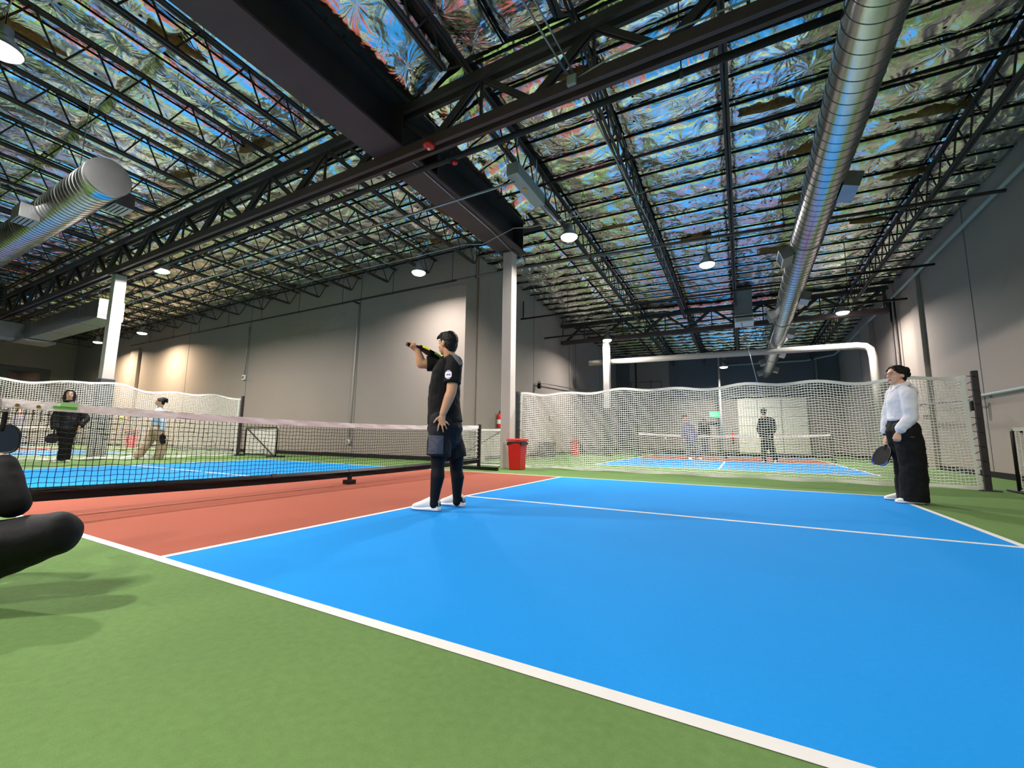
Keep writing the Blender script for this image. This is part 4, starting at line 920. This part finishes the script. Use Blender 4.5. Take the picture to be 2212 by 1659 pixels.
def paddle(name, label, a, b, c, width, nrm, edge='black', face='pad_face', edges2=None):
    """handle a-b, blade b-c; nrm = face normal"""
    a, b, c = V(a), V(b), V(c); t = thing(name, label, 'paddle', tuple((a+c)/2)); d = (c-b).normalized(); nrm = V(nrm); nrm = (nrm-d*nrm.dot(d)).normalized(); s = d.cross(nrm)
    ln = (c-b).length; th = .007
    out = []
    for k in range(28):
        ang = 2*math.pi*k/28; x = math.cos(ang); y = math.sin(ang)
        sx = math.copysign(abs(x)**.55, x); sy = math.copysign(abs(y)**.6, y)
        taper = 1-.30*max(0,-sx)**2
        out.append((ln/2+ln/2*sx, width/2*sy*taper))
    n = len(out); vs = [b+d*x+s*y+nrm*th for x, y in out]+[b+d*x+s*y-nrm*th for x, y in out]
    MB().add(vs, [tuple(range(n)), tuple(range(2*n-1,n-1,-1))]).build('blade', M[face], t)
    if edges2:
        for lo, hi, em in edges2:
            g_ = MB(); pts = [(b+d*x+s*y) for x, y in out if lo <= x/ln <= hi and y*edges2[0][3 if len(edges2[0])>3 else 0] >= -1]
            for sg in (1,-1):
                pp = [b+d*x+s*y for x, y in sorted([o_ for o_ in out if lo <= o_[0]/ln <= hi and o_[1]*sg > 0])]
                if len(pp) > 1: g_.tube(pp, .0105, 6)
            g_.build('edge_guard', M[em], t)
    else:
        MB().tube([b+d*x+s*y for x, y in out+out[:1]], .0095, 6, cap=False).build('edge_guard', M[edge], t)
    MB().tube([a, a+(b-a)*.08, b+(b-a).normalized()*.02, b+d*.05], [.019,.0155,.0150,.012], 10).build('grip', M['blackm'], t, True)
    MB().tube([a-(b-a).normalized()*.012, a+(b-a).normalized()*.004], .0195, 10).build('butt_cap', M['galvd'], t)
    return t

def person(nm, label, J, F, headF=None, vox=.012, s=1., arms='long', tors=None, top='tee', legs='pants', legr=(.085,.075,.06), pelv=None, skin='skin', hair='hair',
           hstyle='short', shirt_hem=None, sleeve=None, hands=('rest','rest'), legm=None, fold=.006, body_scale=.9, shoes=None, shoem='shoe', shortlegs=None, facebits=True, glasses=False, topvox=None, hem_flat=True, headtilt=0., armk=1., shoeh=1.):
    j = {k: V(v) for k, v in J.items()}; F = V(F).normalized(); U = V((0,0,1)); L = U.cross(F)
    hF = V(headF).normalized() if headF is not None else F; hL = U.cross(hF)
    if headtilt: hF = (hF*math.cos(headtilt)+U*math.sin(headtilt)); 
    base = ((j['anL'].x+j['anR'].x)/2, (j['anL'].y+j['anR'].y)/2, 0)
    t = thing(nm, label, 'person', base)
    tv = topvox or vox*1.3
    # --- one continuous body
    b = MB()
    head_parts(b, j['head'], hF, hL, s)
    hb = j['head']-hF*.022*s-U*.06*s
    sweep(b, [hb, j['neck']-F*.005-U*.02], [(.055*s,.058*s),(.062*s,.060*s)], L)
    TP = tors or [('pelvis',.165,.115),('waist',.145,.105),('chest',.165,.115),('neck',.10,.065)]
    ring = [j[k] if isinstance(k, str) else V(k) for k, _, _ in TP]
    sweep(b, ring, [(min(a,.15)*body_scale,min(c,.125)*body_scale) for _, a, c in TP], L)
    ar = tuple(x*s*armk for x in (.052,.044,.036,.027))
    HD = {}
    for sd in ('L','R'):
        sh, el, wr = j['sh'+sd], j['el'+sd], j['wr'+sd]
        sweep(b, [sh, sh.lerp(el,.5), el], [ar[0],ar[1]*1.02,ar[1]*.92], F); sweep(b, [el, el.lerp(wr,.3), wr], [ar[1]*.92,ar[2]*1.12,ar[3]], F)
        h = hands[0 if sd == 'L' else 1]
        sgn = 1 if sd == 'L' else -1
        D = (wr-el).normalized()
        if h == 'rest': hand(b, wr, (D*.6-U*.5).normalized(), -L*sgn, F, s, .32)
        elif h == 'down': hand(b, wr, (D*.25-U).normalized(), -L*sgn, F, s, .55)
        elif h == 'fist': hand(b, wr, D, -L*sgn*.3+F*.0-U*.9, F, s, .95)
        elif callable(h): h(b)
        an, kn, hp = j['an'+sd], j['kn'+sd], j['hip'+sd]
        limb(b, [hp, kn, kn.lerp(an,.35), an, V((an.x,an.y,max(.05,an.z-.03)))], [.085*s,.056*s,.054*s,.036*s,.036*s], F)
    bo = blob('body', b, M[skin], t, vox)
    if facebits: face_bits(t, j['head'], hF, hL, s, glasses)
    # --- hair
    hb_ = MB(); c = j['head']; hU = hF.cross(hL); q = lambda f, l, u: c+hF*f*s+hL*l*s+hU*u*s
    ell(hb_, q(-.024 if hstyle == 'bun' else -.030,0,.037), (.092*s,.084*s,.095*s), hF, hL); ell(hb_, q(-.052,0,-.01), (.058*s,.078*s,.075*s), hF, hL)
    if hstyle == 'short':
        ell(hb_, q(.010,0,.086), (.078*s,.072*s,.042*s), hF, hL)
        for k in range(9):
            l = -.062+k*.0155; sweep(hb_, [q(.02,l,.115-abs(l)*.3), q(.075,l*.95,.098-abs(l)*.5), q(.094+.006*(k%2),l*.9,.068-abs(l)*.35)], [.016*s,.014*s,.005*s], hL, 7)
        for e in (-1,1): sweep(hb_, [q(.022,e*.072,.07), q(.012,e*.076,.03), q(.010,e*.076,.0)], [.016*s,.011*s,.006*s], hF, 7)
        ell(hb_, q(-.062,0,-.052), (.036*s,.06*s,.045*s), hF, hL)
    elif hstyle == 'bun':
        ell(hb_, q(-.012,0,.088), (.072*s,.068*s,.034*s), hF, hL)
        for e in (-1,1): sweep(hb_, [q(.056,e*.012,.100), q(.055,e*.055,.066), q(.02,e*.080,.030), q(-.04,e*.078,.01)], [.012*s,.017*s,.016*s,.02*s], hU, 8)
        ell(hb_, q(-.122,0,.062), (.046*s,.048*s,.050*s), hF, hL); ell(hb_, q(-.145,.0,.012), (.026*s,.042*s,.036*s), hF, hL); ell(hb_, q(-.075,0,.098), (.04*s,.038*s,.028*s), hF, hL)
        ell(hb_, q(-.07,0,-.04), (.035*s,.055*s,.045*s), hF, hL)
    elif hstyle == 'long':
        ell(hb_, q(.006,0,.085), (.078*s,.072*s,.036*s), hF, hL)
        for e in (-1,1): sweep(hb_, [q(.055,e*.03,.10), q(.045,e*.072,.05), q(.02,e*.086,-.02), q(.0,e*.085,-.10), q(.01,e*.08,-.19)], [.018*s,.022*s,.026*s,.03*s,.02*s], hF, 8)
        sweep(hb_, [q(-.08,0,.03), q(-.085,0,-.08), q(-.08,0,-.2)], [(.075*s,.045*s),(.085*s,.04*s),(.075*s,.03*s)], hL)
    elif hstyle == 'cap': pass
    blob('hair', hb_, M[hair], t, max(.006,vox*.75), 2, .003, 40)
    # --- top
    tp = MB(); TPo = [(j[k] if isinstance(k, str) else V(k), a, c) for k, a, c in TP]
    ringp = [x[0] for x in TPo]; rr = [(a,c) for _, a, c in TPo]
    if shirt_hem is not None:
        ringp = [V(shirt_hem[0])]+ringp[shirt_hem[2]:]; rr = [shirt_hem[1]]+rr[shirt_hem[2]:]
    sweep(tp, ringp, rr, L, 20, (not hem_flat, True))
    for sd in ('L','R'):
        sh, el, wr = j['sh'+sd], j['el'+sd], j['wr'+sd]; sv = sleeve or (.072,.066,.055,.042)
        if arms == 'short':
            e = sh.lerp(el,.72); sweep(tp, [sh+U*.004, sh.lerp(el,.4), e], [sv[0],sv[1]*1.05,sv[1]*1.1], F, 14, (True,False))
        else:
            sweep(tp, [sh, sh.lerp(el,.5), el], [sv[0],sv[1],sv[2]*1.05], F); sweep(tp, [el, el.lerp(wr,.45), el.lerp(wr,.86), wr], [sv[2]*1.05,sv[2],sv[2]*.98,sv[3]], F, 14, (True,False))
        sweep(tp, [sh+U*.0, j['neck'].lerp(sh,.35)-U*.0], [sv[0]*.95,(.06,.07)], F)
    to = blob('top', tp, M[top], t, tv, 4, fold, 9)
    # --- legs
    lg = MB()
    pv = pelv or (.165,.125)
    P0 = j['pelvis']
    if legs in ('pants','shorts'):
        wa = ringp[0]+U*.015
        sweep(lg, [wa, wa.lerp(P0,.8)-U*.06, wa.lerp(P0,.8)-U*.14], [(rr[0][0]*.93,rr[0][1]*.93),pv,(pv[0]*.9,pv[1]*.9)], L, 18, (False,True))
        for sd in ('L','R'):
            hp, kn, an = j['hip'+sd], j['kn'+sd], j['an'+sd]
            if legs == 'pants':
                limb(lg, [hp+U*.02, kn, kn.lerp(an,.5), V((an.x,an.y,max(an.z-.03,.03)))], [legr[0]*1.1,legr[0],legr[1],legr[2]], F, 16, (True,False))
            else:
                e = hp.lerp(kn, shortlegs[2]); sweep(lg, [hp+U*.02, hp.lerp(e,.5), e], [shortlegs[0],shortlegs[0],shortlegs[1]], F, 16, (True,False))
        lo = blob('trousers' if legs == 'pants' else 'shorts', lg, M[legm], t, tv, 4, fold*1.3, 7)
    if legs == 'shorts':
        lg2 = MB()
        for sd in ('L','R'):
            hp, kn, an = j['hip'+sd], j['kn'+sd], j['an'+sd]
            sweep(lg2, [hp.lerp(kn,.3), kn+U*.05, kn, kn-U*.06, kn.lerp(an,.38)-F*.012, kn.lerp(an,.7)-F*.004, an, V((an.x,an.y,max(.05,an.z-.03)))], [.092,.074,.068,.062,.067,.052,.041,.043], F, 14)
        blob('leggings', lg2, M['legging'], t, tv, 3)
    if shoes:
        for hl, te in shoes: shoe(t, hl, te, m=shoem, h=shoeh, back='blackm' if nm == 'person' and legs == 'shorts' else None, lace=vox < .011)
    return t, bo, to, (lo if legs in ('pants','shorts') else None), j, hF, hL
def Jn(k): return PJ[k][0], V(PJ[k][1])
# man at the kitchen line
J, nv_ = Jn('man')
ir = V((-nv_.y*-1, nv_.x*-1, 0)); ir = V((nv_.y, -nv_.x, 0))      # image-right on the ground
U_ = V((0,0,1))
def man_left_hand(b):
    j = {k: V(v) for k, v in J.items()}
    sweep(b, [j['wrL'], j['palm'], (j['k1']+j['k4'])/2], [(.028,.021),(.036,.017),(.035,.013)], ir)
    for k, f in (('k1','f1'),('k2','f2'),('k3','f3'),('k4','f4')):
        m_ = j[k].lerp(j[f],.5)-nv_*.008
        sweep(b, [j[k]+(j['palm']-j[k])*.35, j[k], m_, j[f]+nv_*.006], [.0095,.0098,.0090,.0072], ir, 8)
    sweep(b, [j['wrL'].lerp(j['palm'],.45)-ir*.012, j['tk'], j['th']], [.014,.0115,.0085], U_, 8)
def man_right_hand(b):
    j = {k: V(v) for k, v in J.items()}; a = j['pdA'].lerp(j['pdB'],.36); d = (j['pdB']-j['pdA']).normalized(); u = (U_-d*U_.dot(d)).normalized(); n = d.cross(u)
    W = j['wrR']
    sweep(b, [W, W.lerp(a,.55), a-u*.012], [(.028,.022),(.036,.022),(.036,.018)], d)
    for k in range(4):                                             # fingers wrapped round the grip
        c = a+d*(-.036+.022*k)
        pts = [c+(u*math.cos(t_)-n*math.sin(t_))*.027 for t_ in (-.9,-.2,.5,1.2,1.9,2.6)]
        sweep(b, pts, [.0095,.0098,.0096,.0092,.0086,.0075], d, 8)
    sweep(b, [W.lerp(a,.5)+d*.02, a+d*.034+n*.022, a+d*.02+n*.026+u*.022], [.013,.011,.009], d, 8)
mj = {k: V(v) for k, v in J.items()}
Fm = V((-1,-.12,0)).normalized()
hem = mj['pelvis']+V((0,0,-.01))
man, mbody, mtop, mshort, _, _, _ = person('person', 'man in black T-shirt, shorts and leggings raising a paddle at the kitchen line', J, Fm, headF=V((-.97,.10,0)), vox=.0065, s=1.0, arms='short',
    tors=[('pelvis',.175,.165),('waist',.172,.152),('chest',.185,.128),(tuple(mj['neck']-V((0,0,.035))),.15,.095),('neck',.075,.06)], top='tee', legs='shorts', legm='short', pelv=(.178,.172), skin='skin',
    hstyle='short', shirt_hem=(tuple(hem),(.18,.166),1), sleeve=(.078,.078,.06,.05), hands=(man_left_hand,man_right_hand), fold=.007, shortlegs=(.115,.118,.86), topvox=.009, armk=1.22, shoeh=1.22,
    shoes=[((2.50,2.05,0),(2.205,2.02,0)),((2.545,2.385,0),(2.245,2.40,0))])
L_m = V((0,0,1)).cross(Fm)
decal('side_panel', mshort, M['panel'], mshort, mj['pan'], ir, U_, .135, .17, nv_, 10, 12)
e1 = decal('sleeve_emblem', mtop, M['emb_w'], mtop, mj['emb'], ir, U_, .064, .090, nv_, 26, 34, lambda a, b: (abs(a)**2.2+abs(b)**2.2) < 1 and not (abs(b) > .62 and abs((b*9) % 2-1) < .35 and abs(a) < .7))
decal('sleeve_emblem_centre', mtop, M['emb_p'], mtop, mj['emb'], ir, U_, .034, .026, nv_, 10, 8, lambda a, b: abs(b) < .55+.45*abs(a), .0055)
# strap of a sling bag over the near shoulder
o_ = (mj['strA']+mj['strB'])/2; uy_ = (mj['strA']-mj['strB']).normalized(); ux_ = uy_.cross(nv_).normalized()
decal('bag_strap', mtop, M['strap'], man, o_, ux_, uy_, .042, .17, nv_, 5, 16, None, .007)
mr_ = MB(); c0 = mj['k3'].lerp(mj['f3'],.35)-nv_*.003; dd = (mj['f3']-mj['k3']).normalized()
mr_.lathe([(.0108,-.004),(.0118,-.003),(.0118,.003),(.0108,.004)], c0, 14, axis=tuple(dd)).build('ring', M['black'], man, True)
paddle('paddle', 'paddle with yellow and green edge in the raised hand of the man', mj['pdA'], mj['pdB'], mj['pdC'], .19, tuple(U_*.9+nv_*.15), edges2=[(0,.18,'pad_face'),(.16,.66,'pad_yel'),(.6,1.01,'pad_grn')])

# woman in the pale hoodie
J, nw = Jn('woman'); wj = {k: V(v) for k, v in J.items()}
Fw = V((-1,-.22,0)).normalized()
def grip_hand(a, bq, W, out):
    def f(b):
        d = (bq-a).normalized(); c = a.lerp(bq,.45); o_ = (out-d*out.dot(d)).normalized(); n = d.cross(o_)
        sweep(b, [W, W.lerp(c,.6)+o_*.006, c+o_*.012], [(.024,.018),(.032,.018),(.030,.016)], d)
        for k in range(4):
            cc = c+d*(-.028+.02*k); sweep(b, [cc+(o_*math.cos(t_)+n*math.sin(t_))*.024 for t_ in (-.6,.1,.8,1.5,2.3)], [.0088,.009,.0088,.0082,.007], d, 8)
        sweep(b, [W.lerp(c,.5)-n*.01, c-n*.024+d*.01, c-n*.02+d*.035], [.012,.010,.008], d, 8)
    return f
hemw = wj['waist'].lerp(wj['pelvis'],.35)
def woman_left(b): hand(b, wj['wrL'], V((-.25,-.05,-1)), V((.15,1,0)), V((-1,-.1,0)), .95, .85, .0)
wom, wb_, wt, wp, _, hFw, hLw = person('person', 'woman in pale cropped hoodie and wide black trousers standing on the baseline', J, Fw, headF=V((-1,-.55,0)), vox=.0065, s=.98, arms='long',
    tors=[('pelvis',.155,.14),('waist',.135,.10),('chest',.155,.112),(tuple(wj['neck']-V((0,0,.03))),.125,.08),('neck',.07,.055)], top='hoodie', legs='pants', legm='pants', pelv=(.16,.165), legr=(.125,.130,.128), skin='skin2',
    hstyle='bun', shirt_hem=(tuple(hemw),(.14,.112),1), sleeve=(.075,.072,.064,.042), hands=(woman_left, grip_hand(wj['pdA'],wj['pdB'],wj['wrR'],V((0,-1,0)))), fold=.008, topvox=.009, glasses=True,
    shoes=[((6.80,5.33,0),(6.56,5.36,0)),((6.76,5.62,0),(6.53,5.66,0))])
rib = MB(); 
for k in range(1): sweep(rib, [hemw-V((0,0,.03)), hemw+V((0,0,.02))], [(.138,.108),(.142,.114)], V((0,0,1)).cross(Fw), 24, (False,False))
rib.build('waistband_rib', M['hoodie'], wom, True)
for sd in ('L','R'):
    d = (wj['wr'+sd]-wj['el'+sd]).normalized(); cf = MB(); sweep(cf, [wj['wr'+sd]-d*.045, wj['wr'+sd]+d*.004], [.044,.036], Fw, 14, (False,False)); cf.build('cuff', M['hoodie'], wom, True)
hd = MB(); n0 = wj['neck']; Lw = V((0,0,1)).cross(Fw)
sweep(hd, [n0+Fw*.075+Lw*.01-V((0,0,.05)), n0+Fw*.045+Lw*.075+V((0,0,.01)), n0-Fw*.03+Lw*.095+V((0,0,.03)), n0-Fw*.10+V((0,0,.015)), n0-Fw*.03-Lw*.095+V((0,0,.03)), n0+Fw*.045-Lw*.075+V((0,0,.01)), n0+Fw*.075-Lw*.01-V((0,0,.05))], [.014,.022,.028,.045,.028,.022,.014], V((0,0,1)), 10)
sweep(hd, [n0-Fw*.10, n0-Fw*.135-V((0,0,.07)), n0-Fw*.12-V((0,0,.14))], [(.10,.035),(.095,.035),(.05,.02)], Lw, 12)
blob('hood', hd, M['hoodie'], wom, .009, 3, .004, 12)
w_ = MB(); sweep(w_, [wj['wrR']-V((0,0,.012)), wj['wrR']+V((0,0,.012))], [.034,.034], Fw, 14, (False,False)); w_.build('wristwatch', M['black'], wom)
c0 = wj['head']; MB().tube([c0+hFw*-.118+V((0,0,.07)), c0-hFw*.145+V((0,0,.03)), c0-hFw*.135-V((0,0,.01))], .008, 6).build('hair_clip', M['hairb'], wom)
decal('trouser_logo', wp, M['galvd'], wp, wj['hipL']+V((.02,-.1,-.065)), V((nw[1],-nw[0],0)), U_, .035, .006, nw, 6, 2)
paddle('paddle', 'black paddle with blue tip hanging from the hand of the woman in the hoodie', wj['pdA'], wj['pdB'], wj['pdC'], .185, (-.75,-.6,.1), edges2=[(0,.74,'black'),(.70,1.01,'pad_blue')])

# player in black across the net
J, nb_ = Jn('black'); bj = {k: V(v) for k, v in J.items()}
person('person', 'woman in black puffer jacket and black trousers behind the net', J, V((1,-.25,0)), vox=.012, s=1.02, top='coat', legs='pants', legm='pants',
    tors=[('pelvis',.185,.145),('waist',.185,.15),('chest',.195,.145),(tuple(bj['neck']-V((0,0,.06))),.17,.12),('neck',.08,.065)], pelv=(.17,.13), legr=(.09,.082,.075), skin='skin2', hair='hairb', hstyle='long', sleeve=(.085,.082,.075,.05), hands=('down','down'), fold=.012,
    shirt_hem=(tuple(bj['pelvis']-V((0,0,.02))),(.18,.145),1), shoes=[((-9.08,2.52,0),(-8.80,2.44,0)),((-9.10,2.72,0),(-8.82,2.66,0))])
paddle('paddle', 'dark paddle hanging from the hand of the woman in the puffer jacket', bj['pdA']+V((0,0,.06)), bj['pdA']-V((0,0,.05)), bj['pdC'], .19, (1,-.3,0))
# player in pale blue
J, nb2 = Jn('blue'); bj = {k: V(v) for k, v in J.items()}
Fb = V((-.36,-.93,0))
person('person', 'player in pale blue knit top and beige trousers striding behind the net', J, Fb, vox=.012, s=1.0, top='blueknit', legs='pants', legm='khaki',
    tors=[('pelvis',.165,.13),('waist',.15,.12),('chest',.165,.125),(tuple(bj['neck']-V((0,0,.05))),.14,.09),('neck',.07,.06)], pelv=(.17,.15), legr=(.115,.11,.105), skin='skin2', hstyle='bun', sleeve=(.08,.075,.065,.045), hands=('down','rest'), fold=.010,
    shirt_hem=(tuple(bj['waist'].lerp(bj['pelvis'],.5)),(.155,.125),1), shoes=[((-8.80,4.30,0),(-8.93,4.04,0)),((-8.98,3.93,0),(-9.10,3.68,0))])
paddle('paddle', 'black paddle held down by the player in pale blue', bj['pdA']+V((0,0,.06)), bj['pdA']-V((0,0,.06)), bj['pdC'], .19, (.9,.4,0))
# figures beyond the dividers
for key, F_, lab, top, lm, arms, vx, hs, wd in (('dark',(.3,1,0),'figure in black clothes with hood up seen from behind through the divider','tee','pants','long',.018,'short',1.15),
        ('purple',(.6,-.8,0),'figure in grey-purple top and jeans beside the far court net','purple','jean','long',.018,'short',1.),
        ('third',(0,-1,0),'figure in black standing beyond the far court net','tee','jean','long',.02,'short',1.),
        ('leftfar',(1,-.1,0),'figure in purple top standing beyond the second divider','purple','jean','long',.022,'long',1.)):
    J, n_ = Jn(key); kj = {k: V(v) for k, v in J.items()}
    c_ = (kj['anL']+kj['anR'])/2; sd = V((0,0,1)).cross(V(F_).normalized())
    person('person', lab, J, V(F_), vox=vx, top=top, legs='pants', legm=lm, arms=arms, hstyle=hs, fold=.008, facebits=vx < .02,
        tors=[('pelvis',.165*wd,.12),('waist',.165*wd,.125),('chest',.18*wd,.125),('neck',.09,.06)], legr=(.09,.082,.07), sleeve=(.08,.078,.066,.05),
        shoes=[(tuple(V((kj['an'+s_].x,kj['an'+s_].y,0))-V(F_).normalized()*.07), tuple(V((kj['an'+s_].x,kj['an'+s_].y,0))+V(F_).normalized()*.19)) for s_ in 'LR'])
# person sitting at the net post, only an arm and a knee in the picture
SJ = dict(head=(2.10,-.83,.93),neck=(2.06,-.86,.76),chest=(2.03,-.88,.60),waist=(1.98,-.90,.38),pelvis=(1.95,-.92,.17),
          shL=(1.97,-.70,.70),shR=(2.15,-1.02,.70),elL=(1.80,-.68,.44),wrL=(1.95,-.86,.34),elR=(2.44,-.625,.405),wrR=(2.28,-.64,.575),
          hipL=(1.90,-.82,.14),hipR=(2.08,-.98,.15),knL=(1.62,-.80,.27),anL=(2.02,-.70,.08),knR=(2.585,-.535,.295),anR=(2.15,-.74,.075))
person('person', 'person in black sitting cross-legged at the edge of the court with elbow on knee', SJ, V((.88,.47,0)), vox=.010, top='pants', legs='pants', legm='legging', arms='long', hstyle='short', fold=.006,
    tors=[('pelvis',.17,.13),('waist',.16,.125),('chest',.18,.125),('neck',.09,.06)], legr=(.088,.085,.07), sleeve=(.075,.062,.052,.044), hands=('rest','rest'), pelv=(.18,.15),
    shoes=[((2.05,-.64,0),(2.2,-.83,0)),((2.10,-.78,0),(1.9,-.68,0))])
paddle('paddle', 'navy paddle hanging at the net post', (.06,-.20,.845), (.06,-.20,.745), (.06,-.20,.53), .19, (1,-.5,0), face='pad_navy')

bpy.data.scenes.remove(TS)
